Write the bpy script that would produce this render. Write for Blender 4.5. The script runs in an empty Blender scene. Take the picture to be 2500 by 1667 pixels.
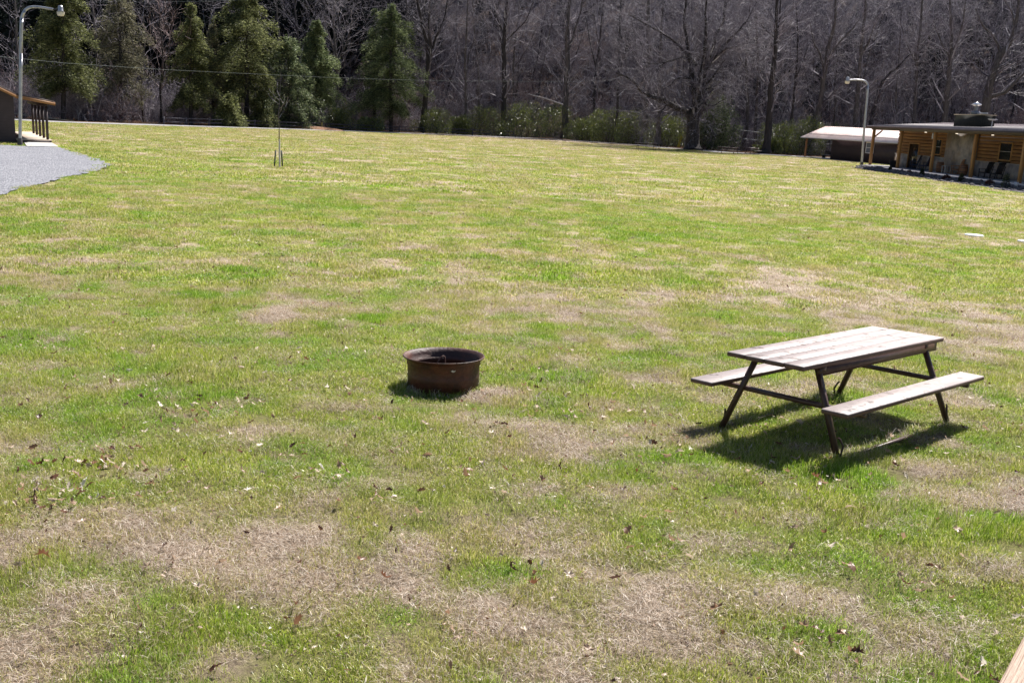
import bpy, math, random
import numpy as np
from mathutils import Vector, Matrix, Euler
R=math.radians
random.seed(7); rng=np.random.default_rng(11)
scene=bpy.context.scene; COL=scene.collection
# ------------------------------------------------------------------ camera, sky, sun, exposure
F,PITCH,ROLL,CH=2431.,R(12.76),R(3.11),2.61
CX,CY=1250.,833.5
_fw=np.array([0,math.cos(PITCH),-math.sin(PITCH)]); _up=np.array([0,math.sin(PITCH),math.cos(PITCH)]); _rt=np.array([1.,0,0])
RT=math.cos(ROLL)*_rt+math.sin(ROLL)*_up; UP=-math.sin(ROLL)*_rt+math.cos(ROLL)*_up; FW=_fw
cd=bpy.data.cameras.new('camera'); cam=bpy.data.objects.new('camera',cd); COL.objects.link(cam)
cd.sensor_width=36; cd.lens=F/2500*36; cd.clip_start=.05; cd.clip_end=2000
m=Matrix(((RT[0],UP[0],-FW[0]),(RT[1],UP[1],-FW[1]),(RT[2],UP[2],-FW[2]))).to_4x4(); m.translation=(0,0,CH)
cam.matrix_world=m; scene.camera=cam
SUN_EL,SUN_AZ=R(51.5),R(59)          # azimuth measured from +x towards +y
w=bpy.data.worlds.new('World'); scene.world=w; w.use_nodes=True
nt=w.node_tree; nt.nodes.clear()
sky=nt.nodes.new('ShaderNodeTexSky'); sky.sky_type='NISHITA'; sky.sun_disc=False
sky.sun_elevation=SUN_EL; sky.sun_rotation=R(90)-SUN_AZ
bg=nt.nodes.new('ShaderNodeBackground'); bg.inputs[1].default_value=.055
wo=nt.nodes.new('ShaderNodeOutputWorld'); nt.links.new(sky.outputs[0],bg.inputs[0]); nt.links.new(bg.outputs[0],wo.inputs[0])
sl=bpy.data.lights.new('sun','SUN'); sl.energy=5.0; sl.angle=R(.55); sl.color=(1,.955,.89)
so=bpy.data.objects.new('sun',sl); COL.objects.link(so)
sd=Vector((math.cos(SUN_EL)*math.cos(SUN_AZ),math.cos(SUN_EL)*math.sin(SUN_AZ),math.sin(SUN_EL)))
so.rotation_euler=sd.to_track_quat('Z','Y').to_euler(); so.location=sd*60
vs=scene.view_settings; vs.view_transform='Standard'; vs.look='None'; vs.exposure=0.8; vs.gamma=1
cy=scene.cycles; cy.max_bounces=6; cy.diffuse_bounces=3; cy.glossy_bounces=2; cy.transmission_bounces=4; cy.transparent_max_bounces=4
cy.caustics_reflective=False;cy.caustics_refractive=False;cy.sample_clamp_indirect=4; cy.use_adaptive_sampling=True

# ------------------------------------------------------------------ noise and terrain
def _hash(ix,iy,s):
    h=(ix.astype(np.int64)*374761393+iy.astype(np.int64)*668265263+s*974634777)&0x7fffffff
    h=((h^(h>>13))*1274126177)&0x7fffffff
    return ((h^(h>>16))&0xffff)/65535.
def vn(x,y,s=0):
    x=np.asarray(x,float); y=np.asarray(y,float)
    ix=np.floor(x); iy=np.floor(y); fx=x-ix; fy=y-iy
    fx=fx*fx*(3-2*fx); fy=fy*fy*(3-2*fy)
    a=_hash(ix,iy,s); b=_hash(ix+1,iy,s); c=_hash(ix,iy+1,s); d=_hash(ix+1,iy+1,s)
    return (a*(1-fx)+b*fx)*(1-fy)+(c*(1-fx)+d*fx)*fy-.5
def fbm(x,y,sc,o=3,s=0):
    r=0;a=1
    for i in range(o):
        r=r+a*vn(x/sc*2**i+17.3*i,y/sc*2**i-9.1*i,s+i*7); a*=.55
    return r
def zg(x,y):
    x=np.asarray(x,float); y=np.asarray(y,float)
    t=np.clip((y+1)/24,0,1)
    z=.218-.6*(3*t*t-2*t**3)
    z=z+.018*np.clip(x-3.03,-14,14)*np.exp(-((y-9)/9)**2)
    return z
def relief(x,y):
    x=np.asarray(x,float);y=np.asarray(y,float)
    return (.045*fbm(x,y,.55,2,61)+.05*fbm(x,y,1.6,2,31))*np.exp(-np.maximum(y-10,0)/16)*(1-np.exp(-((x+.7)**2+(y-9.87)**2)/.5))-.085*np.exp(-((x+.7)**2+(y-9.87)**2)/.35)
def zl(x,y): return zg(x,y)+relief(x,y)
def zgf(x,y): return float(zg(x,y))
def ray(px,py): return FW+RT*(px-CX)/F+UP*(CY-py)/F
def at(px,py,h=0.):
    d=ray(px,py); z=-.38+h
    for i in range(40):
        t=(z-CH)/d[2]; P=d*t; z=.5*z+.5*(zgf(P[0],P[1])+h)
    return Vector((P[0],P[1],z))
def atD(px,py,D):
    d=ray(px,py); t=D/d[1]; return Vector((d[0]*t,D,CH+d[2]*t))
def gD(px,D):
    P=atD(px,300,D); return Vector((P.x,D,zgf(P.x,D)))

# ------------------------------------------------------------------ mesh helpers
def tag(o,label=None,cat=None,group=None,kind=None):
    if label: o['label']=label
    if cat: o['category']=cat
    if group: o['group']=group
    if kind: o['kind']=kind
    return o
def thing(name,label,cat,loc=(0,0,0),rotz=0,group=None):
    o=bpy.data.objects.new(name,None); COL.objects.link(o); o.location=loc; o.rotation_euler=(0,0,rotz); o.empty_display_size=.2
    return tag(o,label,cat,group)
def mk(name,V,Fs,mat,parent=None,smooth=False,attrs=None,link=True):
    """V (n,3); Fs list of (m,k) int arrays"""
    me=bpy.data.meshes.new(name); V=np.asarray(V,np.float32)
    Fs=[np.asarray(f,np.int32) for f in Fs if len(f)]
    me.vertices.add(len(V)); me.vertices.foreach_set('co',V.ravel())
    nl=sum(f.size for f in Fs); nf=sum(len(f) for f in Fs)
    me.loops.add(nl); me.loops.foreach_set('vertex_index',np.concatenate([f.ravel() for f in Fs]))
    me.polygons.add(nf); st=[];p=0
    for f in Fs:
        st.append(p+np.arange(len(f))*f.shape[1]); p+=f.size
    me.polygons.foreach_set('loop_start',np.concatenate(st).astype(np.int32))
    if smooth: me.polygons.foreach_set('use_smooth',np.ones(nf,bool))
    me.update(calc_edges=True)
    for k,(dom,arr) in (attrs or {}).items():
        a=me.attributes.new(k,'FLOAT',dom); a.data.foreach_set('value',np.asarray(arr,np.float32))
    if mat: me.materials.append(mat)
    o=bpy.data.objects.new(name,me)
    if link: COL.objects.link(o)
    if parent is not None: o.parent=parent
    return o
class MB:
    """collects boxes, tubes and polygons into one mesh"""
    def __init__(s): s.V=[];s.F={};s.n=0
    def add(s,V,Fs):
        V=np.asarray(V,float)
        for f in Fs:
            f=np.asarray(f)
            s.F.setdefault(f.shape[1],[]).append(f+s.n)
        s.V.append(V); s.n+=len(V); return s
    def box(s,a,b,bev=0.,M=None):
        x0,y0,z0=a;x1,y1,z1=b
        if bev<=0:
            V=np.array([(x,y,z) for x in(x0,x1) for y in(y0,y1) for z in(z0,z1)],float)
            Fc=[(0,1,3,2),(4,6,7,5),(0,4,5,1),(2,3,7,6),(0,2,6,4),(1,5,7,3)]
            Fs=[np.array(Fc)]
        else:
            V=[];c=(np.array(a)+np.array(b))/2
            # 24-vert bevelled box
            idx={}
            for sx in(0,1):
                for sy in(0,1):
                    for sz in(0,1):
                        p=[(x0,x1)[sx],(y0,y1)[sy],(z0,z1)[sz]]
                        q=[bev if k==0 else -bev for k in(sx,sy,sz)]
                        for ax in range(3):
                            v=[p[i]+(q[i] if i!=ax else 0) for i in range(3)]
                            idx[(sx,sy,sz,ax)]=len(V); V.append(v)
            V=np.array(V)
            Q=[]
            for ax in range(3):
                o=[i for i in range(3) if i!=ax]
                for sd_ in(0,1):
                    k=[]
                    for (p,q) in((0,0),(1,0),(1,1),(0,1)):
                        c3=[0,0,0];c3[ax]=sd_;c3[o[0]]=p;c3[o[1]]=q;k.append(idx[(*c3,ax)])
                    Q.append(k)
                # edges parallel to ax
                for p in(0,1):
                    for q in(0,1):
                        k=[]
                        for (e,axx) in((0,o[0]),(1,o[0]),(1,o[1]),(0,o[1])):
                            c3=[0,0,0];c3[ax]=e;c3[o[0]]=p;c3[o[1]]=q;k.append(idx[(*c3,axx)])
                        Q.append(k)
            T=[[idx[(sx,sy,sz,a_)] for a_ in range(3)] for sx in(0,1) for sy in(0,1) for sz in(0,1)]
            cen=V.mean(0)
            def fix(Fl):
                out=[]
                for f in Fl:
                    P=V[list(f)]; n=np.cross(P[1]-P[0],P[2]-P[0])
                    out.append(f if n@(P.mean(0)-cen)>0 else f[::-1])
                return np.array(out)
            Fs=[fix(Q),fix(T)]
        if bev<=0:
            cen=V.mean(0);out=[]
            for f in Fs[0]:
                P=V[list(f)];n=np.cross(P[1]-P[0],P[2]-P[0]); out.append(f if n@(P.mean(0)-cen)>0 else f[::-1])
            Fs=[np.array(out)]
        if M is not None:
            M=np.array(M); V=V@M[:3,:3].T+M[:3,3]
        return s.add(V,Fs)
    def bar(s,p,q,w,h,up=(0,0,1)):
        """box beam from p to q, width w (sideways), height h (along up)"""
        p=np.array(p,float);q=np.array(q,float);d=q-p;L=np.linalg.norm(d);d/=L
        upv=np.array(up,float);sx=np.cross(d,upv)
        if np.linalg.norm(sx)<1e-5: sx=np.cross(d,(0,1,0))
        sx/=np.linalg.norm(sx);uz=np.cross(sx,d)
        V=[];
        for t in(0,L):
            for (a,b) in((-1,-1),(1,-1),(1,1),(-1,1)): V.append(p+d*t+sx*a*w/2+uz*b*h/2)
        Fc=[(0,1,2,3),(7,6,5,4),(0,4,5,1),(1,5,6,2),(2,6,7,3),(3,7,4,0)]
        V=np.array(V);cen=V.mean(0);out=[]
        for f in Fc:
            P=V[list(f)];n=np.cross(P[1]-P[0],P[2]-P[0]); out.append(f if n@(P.mean(0)-cen)>0 else f[::-1])
        return s.add(V,[np.array(out)])
    def tube(s,path,rad,n=8,cap=True):
        P=np.array(path,float);k=len(P);rad=np.broadcast_to(np.asarray(rad,float),(k,))
        T=np.gradient(P,axis=0);T/=np.linalg.norm(T,axis=1)[:,None]+1e-12
        a=np.array([0,0,1.]) if abs(T[0][2])<.9 else np.array([1.,0,0])
        U=np.cross(T[0],a);U/=np.linalg.norm(U);rings=[]
        ang=np.arange(n)/n*2*math.pi
        for i in range(k):
            U=U-T[i]*(U@T[i]);U/=np.linalg.norm(U);W=np.cross(T[i],U)
            rings.append(P[i]+rad[i]*(np.cos(ang)[:,None]*U+np.sin(ang)[:,None]*W))
        V=np.concatenate(rings);i=np.arange(k-1)[:,None]*n;j=np.arange(n)[None];j2=(j+1)%n
        Q=np.stack([i+j,i+j2,i+n+j2,i+n+j],-1).reshape(-1,4)
        s.add(V,[Q])
        if cap:
            s.add(rings[0],[np.arange(n)[::-1][None]]);s.add(rings[-1],[np.arange(n)[None]])
        return s
    def lathe(s,prof,n=32,c=(0,0,0)):
        prof=np.array(prof,float);k=len(prof);ang=np.arange(n)/n*2*math.pi
        V=np.stack([prof[:,0][:,None]*np.cos(ang),prof[:,0][:,None]*np.sin(ang),np.repeat(prof[:,1][:,None],n,1)],-1).reshape(-1,3)+np.array(c)
        i=np.arange(k-1)[:,None]*n;j=np.arange(n)[None];j2=(j+1)%n
        return s.add(V,[np.stack([i+j,i+j2,i+n+j2,i+n+j],-1).reshape(-1,4)])
    def poly(s,pts): return s.add(pts,[np.arange(len(pts))[None]])
    def prism(s,pts,z0,z1):
        n=len(pts);V=[(x,y,z0) for x,y in pts]+[(x,y,z1) for x,y in pts]
        s.add(V,[np.array([range(n)])[:,::-1],np.array([range(n,2*n)])])
        s.add(V,[np.array([(i,(i+1)%n,n+(i+1)%n,n+i) for i in range(n)])]);return s
    def build(s,name,mat,parent=None,smooth=False,link=True,attrs=None):
        return mk(name,np.concatenate(s.V),[np.concatenate(f) for f in s.F.values()],mat,parent,smooth,attrs,link)
def copy_tree(o,parent=None):
    c=o.copy(); COL.objects.link(c); c.parent=parent
    for ch in list(o.children): copy_tree(ch,c)
    return c

# ------------------------------------------------------------------ materials
def nodes(name):
    m=bpy.data.materials.new(name);m.use_nodes=True;t=m.node_tree;t.nodes.clear()
    return m,t,t.nodes.new,t.links.new
def inp(n,l,sock,v):
    if hasattr(v,'is_output') or isinstance(v,bpy.types.NodeSocket): l(v,sock)
    else: sock.default_value=v
def mixc(n,l,f,a,b,bt='MIX'):
    x=n('ShaderNodeMix');x.data_type='RGBA';x.blend_type=bt
    for s,v in((x.inputs[0],f),(x.inputs[6],a),(x.inputs[7],b)):
        if isinstance(v,bpy.types.NodeSocket): l(v,s)
        else: s.default_value=v if not isinstance(v,tuple) or len(v)==4 else (*v,1)
    return x.outputs[2]
def noise(n,l,vec,sc,det=4,rough=.55):
    x=n('ShaderNodeTexNoise');x.inputs['Scale'].default_value=sc;x.inputs['Detail'].default_value=det;x.inputs['Roughness'].default_value=rough
    if vec is not None:l(vec,x.inputs['Vector'])
    return x.outputs['Fac']
def ramp(n,l,f,stops):
    x=n('ShaderNodeValToRGB');e=x.color_ramp.elements
    while len(e)<len(stops):e.new(.5)
    for i,(p,c) in enumerate(stops):
        e[i].position=p;e[i].color=(c,c,c,1) if isinstance(c,(int,float)) else (*c,1)
    l(f,x.inputs[0]);return x.outputs[0]
def PM(name,c1,c2=None,scale=6,rough=.7,bump=0,bscale=None,metal=0,stretch=None,det=5,c3=None,spec=.5,lo=.35,hi=.65):
    m,t,n,l=nodes(name)
    o=n('ShaderNodeOutputMaterial');b=n('ShaderNodeBsdfPrincipled');l(b.outputs[0],o.inputs[0])
    b.inputs['Roughness'].default_value=rough;b.inputs['Metallic'].default_value=metal;b.inputs['Specular IOR Level'].default_value=spec
    tc=n('ShaderNodeTexCoord');v=tc.outputs['Object']
    if stretch:
        mp=n('ShaderNodeMapping');mp.inputs['Scale'].default_value=stretch;l(v,mp.inputs[0]);v=mp.outputs[0]
    if c2 is not None:
        f=ramp(n,l,noise(n,l,v,scale,det),[(lo,0.),(hi,1.)])
        c=mixc(n,l,f,c1,c2)
        if c3 is not None:
            f2=ramp(n,l,noise(n,l,v,scale*.31,3),[(.5,0.),(.68,1.)]);c=mixc(n,l,f2,c,c3)
        l(c,b.inputs['Base Color'])
    else:b.inputs['Base Color'].default_value=(*c1,1)
    if bump:
        bp=n('ShaderNodeBump');bp.inputs['Strength'].default_value=bump;bp.inputs['Distance'].default_value=.02
        l(noise(n,l,v,bscale or scale*3,5),bp.inputs['Height']);l(bp.outputs[0],b.inputs['Normal'])
    return m
def leafmat(name,stops,trans=.35,rough=.5,attr='rnd',spec=.4,inst=None,stops2=None,gl=.12):
    """colour ramp over a per-leaf random attribute; optional second ramp mixed by the instancer's 'dry'"""
    m,t,n,l=nodes(name)
    a=n('ShaderNodeAttribute');a.attribute_name=attr
    c=ramp(n,l,a.outputs['Fac'],stops)
    oi=n('ShaderNodeObjectInfo')
    if inst:
        gp=n('ShaderNodeNewGeometry');nz=ramp(n,l,noise(n,l,gp.outputs['Position'],.75,4,.6),[(.46,0.),(.58,.9)]);c=mixc(n,l,nz,c,mixc(n,l,1.,c,(.62,.90,.42),'MULTIPLY'))
        d=n('ShaderNodeAttribute');d.attribute_type='INSTANCER';d.attribute_name=inst
        c2=ramp(n,l,a.outputs['Fac'],stops2);c=mixc(n,l,d.outputs['Fac'],c,c2)
    hv=n('ShaderNodeHueSaturation');mr=n('ShaderNodeMapRange');mr.inputs[3].default_value=.82;mr.inputs[4].default_value=1.18
    l(oi.outputs['Random'],mr.inputs[0]);l(mr.outputs[0],hv.inputs['Value']);l(c,hv.inputs['Color']);c=hv.outputs[0]
    df=n('ShaderNodeBsdfDiffuse');tr=n('ShaderNodeBsdfTranslucent');l(c,df.inputs[0]);l(c,tr.inputs[0])
    mx=n('ShaderNodeMixShader');mx.inputs[0].default_value=trans;l(df.outputs[0],mx.inputs[1]);l(tr.outputs[0],mx.inputs[2])
    g=n('ShaderNodeBsdfGlossy');g.inputs['Roughness'].default_value=rough;g.inputs[0].default_value=(1,1,1,1)
    m2=n('ShaderNodeMixShader');m2.inputs[0].default_value=gl*.3;l(mx.outputs[0],m2.inputs[1]);l(g.outputs[0],m2.inputs[2])
    o=n('ShaderNodeOutputMaterial');l(m2.outputs[0],o.inputs[0]);return m

# ------------------------------------------------------------------ lawn dryness map (turf colour patches; one green blob stands for table shadow)
S_=2500/2352.
def _blobs(L):
    out=[]
    for x,y,rx,ry,a in L:
        x*=S_;y*=S_;rx*=S_;ry*=S_
        c=at(x,y);px=at(x+rx,y);p1=at(x,max(y-ry,320));out.append((c.x,c.y,abs(px.x-c.x),max(abs(p1.y-c.y),.05),a))
    return out
DRY=_blobs([(330,1180,150,50,.5),(600,1330,190,90,.45),(280,1290,170,50,.25),(160,1500,180,60,.45),(450,1510,230,45,.38),(1600,1390,160,65,.42),
 (1500,1270,160,35,.4),(1380,965,90,35,.6),(510,1000,60,30,.3),(1000,1250,80,35,.35),(1200,720,130,35,.4),(1250,790,120,35,.3),(1960,690,250,45,.5),
 (2250,740,150,50,.35),(2080,1275,70,22,.4),(2140,1130,90,18,.3),(1300,1550,200,20,.4),(1150,885,60,25,.5),(550,437,60,9,.5),(850,408,250,9,.3),
 (250,640,260,28,.28),(2000,545,140,12,.35),(1500,345,500,22,.3),(1300,390,250,14,.3),(1900,400,170,14,.25),(100,690,160,30,.25),(640,735,120,20,.3),(980,750,130,30,.2),
 (700,870,120,25,.35),(1700,1250,120,20,.2),(700,300,600,10,.35),(2300,560,60,14,.2),(1900,1340,80,30,.2),(850,1180,90,25,.25),(1108,898,55,16,.9),(1010,925,50,8,.4),(520,870,80,20,.2)])
GRN=_blobs([(1150,1330,130,60,.5),(1080,1080,170,55,.45),(230,1020,230,80,.5),(60,1390,100,60,.4),(1150,785,100,25,.45),(2000,572,380,28,.5),
 (1500,510,320,28,.4),(600,470,260,20,.35),(350,412,250,12,.4),(280,330,200,16,.4),(870,760,110,30,.2),(2250,650,120,30,.35),(1800,1060,260,60,.35),  # the first blob by the table paints its cast shadow as greener turf
 (1960,1200,220,60,.4),(2200,1400,150,70,.35),(2290,1220,90,60,.45),(560,800,320,45,.25),(850,1400,110,60,.4),(950,610,90,12,.3),(330,760,200,30,.3),(1450,690,150,20,.2),(1700,870,100,30,.25),(1000,900,90,20,.35),(1650,470,500,25,.2)])
def dryness(x,y,fine=True):
    x=np.asarray(x,float);y=np.asarray(y,float)
    am=1-.62*np.clip((y-14)/40,0,1)
    d=.40+.24*fbm(x,y,7,2,3)*am+.66*fbm(x,y,1.7,3,5)*am+1.0*fbm(x,y,.42,3,9)
    far=np.clip((y-45)/50,0,1);d=d+.16*far+.25*fbm(x,y*1.,22,2,21)*np.clip((y-15)/20,0,1)
    for L,sg in((DRY,1),(GRN,-1)):
        for cx,cy,rx,ry,a in L:
            q=((x-cx)/rx)**2+((y-cy)/ry)**2
            d=d+sg*a*.62*np.exp(-q*.9)*(1-.25*np.clip((y-20)/30,0,1))*(1+1.3*vn(x*2.3,y*2.3,90)+1.5*vn(x*6,y*6,91))
    return np.clip(d,0,1)

# road and gravel outlines
ROADN=[at(118,299),at(319,306),at(500,311),at(676,316),at(900,323.5),at(1050,329),at(1200,335),at(1337,341),at(1530,354),at(1594,361),at(1690,367),at(1741,372),at(1848,378),at(1955,384)]
def road_y(x):
    xs=[p.x for p in ROADN];ys=[p.y for p in ROADN]
    i=np.argsort(xs);return np.interp(x,np.array(xs)[i],np.array(ys)[i])
GRAVEL=[(-300,352),(-100,353),(0,355.5),(60,358),(100,360),(141,360.5),(175,371),(215,383),(245,392),(269,403),(262,409),(238,417),(190,428),(145,438),(100,450),(50,463),(0,477),(-150,520),(-400,560)]
GP=[at(*p) for p in GRAVEL]
def in_poly(x,y,P):
    x=np.asarray(x);y=np.asarray(y);c=np.zeros(x.shape,bool);n=len(P);j=n-1
    for i in range(n):
        xi,yi,xj,yj=P[i].x,P[i].y,P[j].x,P[j].y
        k=((yi>y)!=(yj>y))&(x<(xj-xi)*(y-yi)/(yj-yi+1e-9)+xi);c^=k;j=i
    return c

# ------------------------------------------------------------------ ground sheet
def ground():
    ys=[-12.];
    while ys[-1]<700:
        y=ys[-1];ys.append(y+(1. if y<1 else max(.09,(y)*.0125) if y<135 else 12))
    ys=np.array(ys);nx=420
    s=np.linspace(-1,1,nx);s=np.sign(s)*(np.abs(s)**1.25)
    X=s[None]*(np.maximum(ys,0)*.62+6+np.clip(ys-135,0,1e9)*.5)[:,None]*1.0
    Y=np.repeat(ys[:,None],nx,1)
    Z=zg(X,Y)
    near=np.exp(-np.maximum(Y-8,0)/18)
    Z=Z+relief(X,Y)-.012
    D=dryness(X,Y)
    lit=np.clip((Y-road_y(X)-3.5)/2,0,1)
    bank=np.clip((Y-road_y(X)+9)/9,0,1)*(X<8)*.0
    soil=np.clip(1-(Y-9)/14,0,1)*.6  # weight of the soil tone that includes painted shade between blades
    k,n=X.shape;i=np.arange(k-1)[:,None]*n;j=np.arange(n-1)[None]
    Q=np.stack([i+j,i+j+1,i+n+j+1,i+n+j],-1).reshape(-1,4)
    m,t,N,l=nodes('lawn_ground')
    o=N('ShaderNodeOutputMaterial');b=N('ShaderNodeBsdfPrincipled');l(b.outputs[0],o.inputs[0]);b.inputs['Roughness'].default_value=.9;b.inputs['Specular IOR Level'].default_value=.15
    geo=N('ShaderNodeNewGeometry');v=geo.outputs['Position']
    a=N('ShaderNodeAttribute');a.attribute_name='dry'
    n1=noise(N,l,v,28,5,.65);n2=noise(N,l,v,3.1,4,.6);n3=noise(N,l,v,90,3,.7)
    ad=N('ShaderNodeMath');ad.operation='MULTIPLY_ADD';l(n1,ad.inputs[0]);ad.inputs[1].default_value=.9;l(a.outputs['Fac'],ad.inputs[2])
    su=N('ShaderNodeMath');su.operation='MULTIPLY_ADD';l(n2,su.inputs[0]);su.inputs[1].default_value=.5;l(ad.outputs[0],su.inputs[2])
    dd=N('ShaderNodeMath');dd.operation='SUBTRACT';l(su.outputs[0],dd.inputs[0]);dd.inputs[1].default_value=.7
    grass=mixc(N,l,ramp(N,l,n3,[(.3,0.),(.7,1.)]),(.18,.225,.03),(.36,.38,.075))
    straw=mixc(N,l,ramp(N,l,n3,[(.3,0.),(.7,1.)]),(.36,.285,.20),(.60,.49,.35))
    c=mixc(N,l,ramp(N,l,dd.outputs[0],[(.2,0.),(.75,1.)]),grass,straw)
    # brown soil, darkened close by to paint the shade between blades
    c=mixc(N,l,ramp(N,l,noise(N,l,v,14,6,.7),[(.5,0.),(.62,.55)]),c,(.12,.085,.055))
    sa=N('ShaderNodeAttribute');sa.attribute_name='soil';c=mixc(N,l,sa.outputs['Fac'],c,(.13,.10,.07))
    la=N('ShaderNodeAttribute');la.attribute_name='litter'
    lc=mixc(N,l,ramp(N,l,noise(N,l,v,5,6,.7),[(.4,0.),(.62,1.)]),(.07,.045,.035),(.30,.17,.09))
    c=mixc(N,l,la.outputs['Fac'],c,lc)
    l(c,b.inputs['Base Color'])
    bp=N('ShaderNodeBump');bp.inputs['Strength'].default_value=.9;bp.inputs['Distance'].default_value=.05
    l(noise(N,l,v,22,6,.7),bp.inputs['Height']);l(bp.outputs[0],b.inputs['Normal'])
    o=mk('ground',np.stack([X,Y,Z],-1).reshape(-1,3),[Q],m,smooth=True,attrs={'dry':('POINT',D.ravel()),'litter':('POINT',lit.ravel()),'soil':('POINT',soil.ravel())})
    tag(o,'sloping lawn of mixed green and straw coloured turf','lawn',kind='structure')
ground()

def sheet(name,pts,mat,lift,label,cat,step=None):
    """polygon laid on the ground"""
    mb=MB();n=len(pts);c=Vector((sum(p.x for p in pts)/n,sum(p.y for p in pts)/n,0))
    V=[(p.x,p.y,zgf(p.x,p.y)+lift) for p in pts]
    mb.poly(V);o=mb.build(name,mat);return tag(o,label,cat,kind='structure')
m_gravel,t,N,l=nodes('gravel')
o=N('ShaderNodeOutputMaterial');b=N('ShaderNodeBsdfPrincipled');l(b.outputs[0],o.inputs[0]);b.inputs['Roughness'].default_value=.85
geo=N('ShaderNodeNewGeometry');v=geo.outputs['Position']
vo=N('ShaderNodeTexVoronoi');vo.inputs['Scale'].default_value=16;l(v,vo.inputs['Vector'])
c=mixc(N,l,ramp(N,l,vo.outputs['Color'],[(.1,0.),(.9,1.)]),(.13,.13,.15),(.42,.42,.46))
c=mixc(N,l,ramp(N,l,noise(N,l,v,.45,4),[(.4,0.),(.62,.35)]),c,(.36,.36,.39));c=mixc(N,l,ramp(N,l,noise(N,l,v,11,8,.8),[(.47,0.),(.58,.8)]),c,(.11,.115,.14))
l(c,b.inputs['Base Color'])
bp=N('ShaderNodeBump');bp.inputs['Strength'].default_value=1;bp.inputs['Distance'].default_value=.04;l(vo.outputs['Distance'],bp.inputs['Height']);l(bp.outputs[0],b.inputs['Normal'])
def smooth_poly(P,it=2):
    for _ in range(it):
        Q=[]
        for i in range(len(P)):
            a,b=P[i],P[(i+1)%len(P)];Q+=[a*.75+b*.25,a*.25+b*.75]
        P=Q
    return P
def ragged(P,st,am):
    out=[]
    for i in range(len(P)):
        a,b=P[i],P[(i+1)%len(P)];k=max(1,int((b-a).length/st)) if max(a.x,b.x)>-45 and a.y<80 else 1
        for q in range(k):
            p=a.lerp(b,q/k);out.append(Vector((p.x+am*float(vn(p.x*3,p.y*3,5)+.6*vn(p.x*9,p.y*9,6)),p.y+2*am*float(vn(p.x*3,p.y*3,8)+.6*vn(p.x*9,p.y*9,9)),0)))
    return out
GPs=ragged(smooth_poly([Vector((p.x,p.y,0)) for p in GP]),.25,.35)
sheet('gravel_parking_pad',GPs,m_gravel,.035,'pale grey gravel pad in front of the brown cabin porch','gravel')
# road
def road():
    P=[Vector((-190,road_y(-60)-2,0)),Vector((-110,road_y(-60),0))]+ROADN+[Vector((52,104,0)),Vector((80,92,0))]
    P.sort(key=lambda p:p.x)
    L=[];Rr=[]
    for i,p in enumerate(P):
        d=(P[min(i+1,len(P)-1)]-P[max(i-1,0)]);d.z=0;d.normalize();nrm=Vector((-d.y,d.x,0))
        L.append(p);Rr.append(p+nrm*4.2)
    V=[(p.x,p.y,zgf(p.x,p.y)+.04) for p in L]+[(p.x,p.y,zgf(p.x,p.y)+.04) for p in Rr];n=len(L)
    Q=[(i,i+1,n+i+1,n+i) for i in range(n-1)]
    m=PM('road_asphalt',(.30,.29,.30),(.40,.38,.38),1.2,.9)
    tag(mk('road',V,[np.array(Q)],m),'pale grey lane along the far edge of the lawn','road',kind='structure')
road()

# ------------------------------------------------------------------ hill
def hz(x,y):
    x=np.asarray(x,float);y=np.asarray(y,float)
    e=y-(np.interp(x,[-200,-60,-10,20,60,200],[112,120,146,146,138,128]))
    s=np.clip(e,0,1e9)
    return -.5-np.clip(-e,0,40)*.06+s*.62+1.2*fbm(x,y,14,3,51)*np.clip(s/8,0,1)-.0010*np.clip(s-60,0,1e9)**2
def hill():
    xs=np.linspace(-200,200,240);ys=np.concatenate([np.linspace(108,200,110),np.linspace(202,420,60)])
    X,Y=np.meshgrid(xs,ys);Z=hz(X,Y);n=len(xs);i=np.arange(len(ys)-1)[:,None]*n;j=np.arange(n-1)[None]
    Q=np.stack([i+j,i+j+1,i+n+j+1,i+n+j],-1).reshape(-1,4)
    m=PM('hill_leaf_litter',(.035,.03,.04),(.15,.09,.065),.9,.95,.5,4,c3=(.05,.045,.06))
    tag(mk('hill',np.stack([X,Y,Z],-1).reshape(-1,3),[Q],m,smooth=True),'steep wooded hillside covered in brown leaf litter','hill',kind='structure')
hill()

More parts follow.
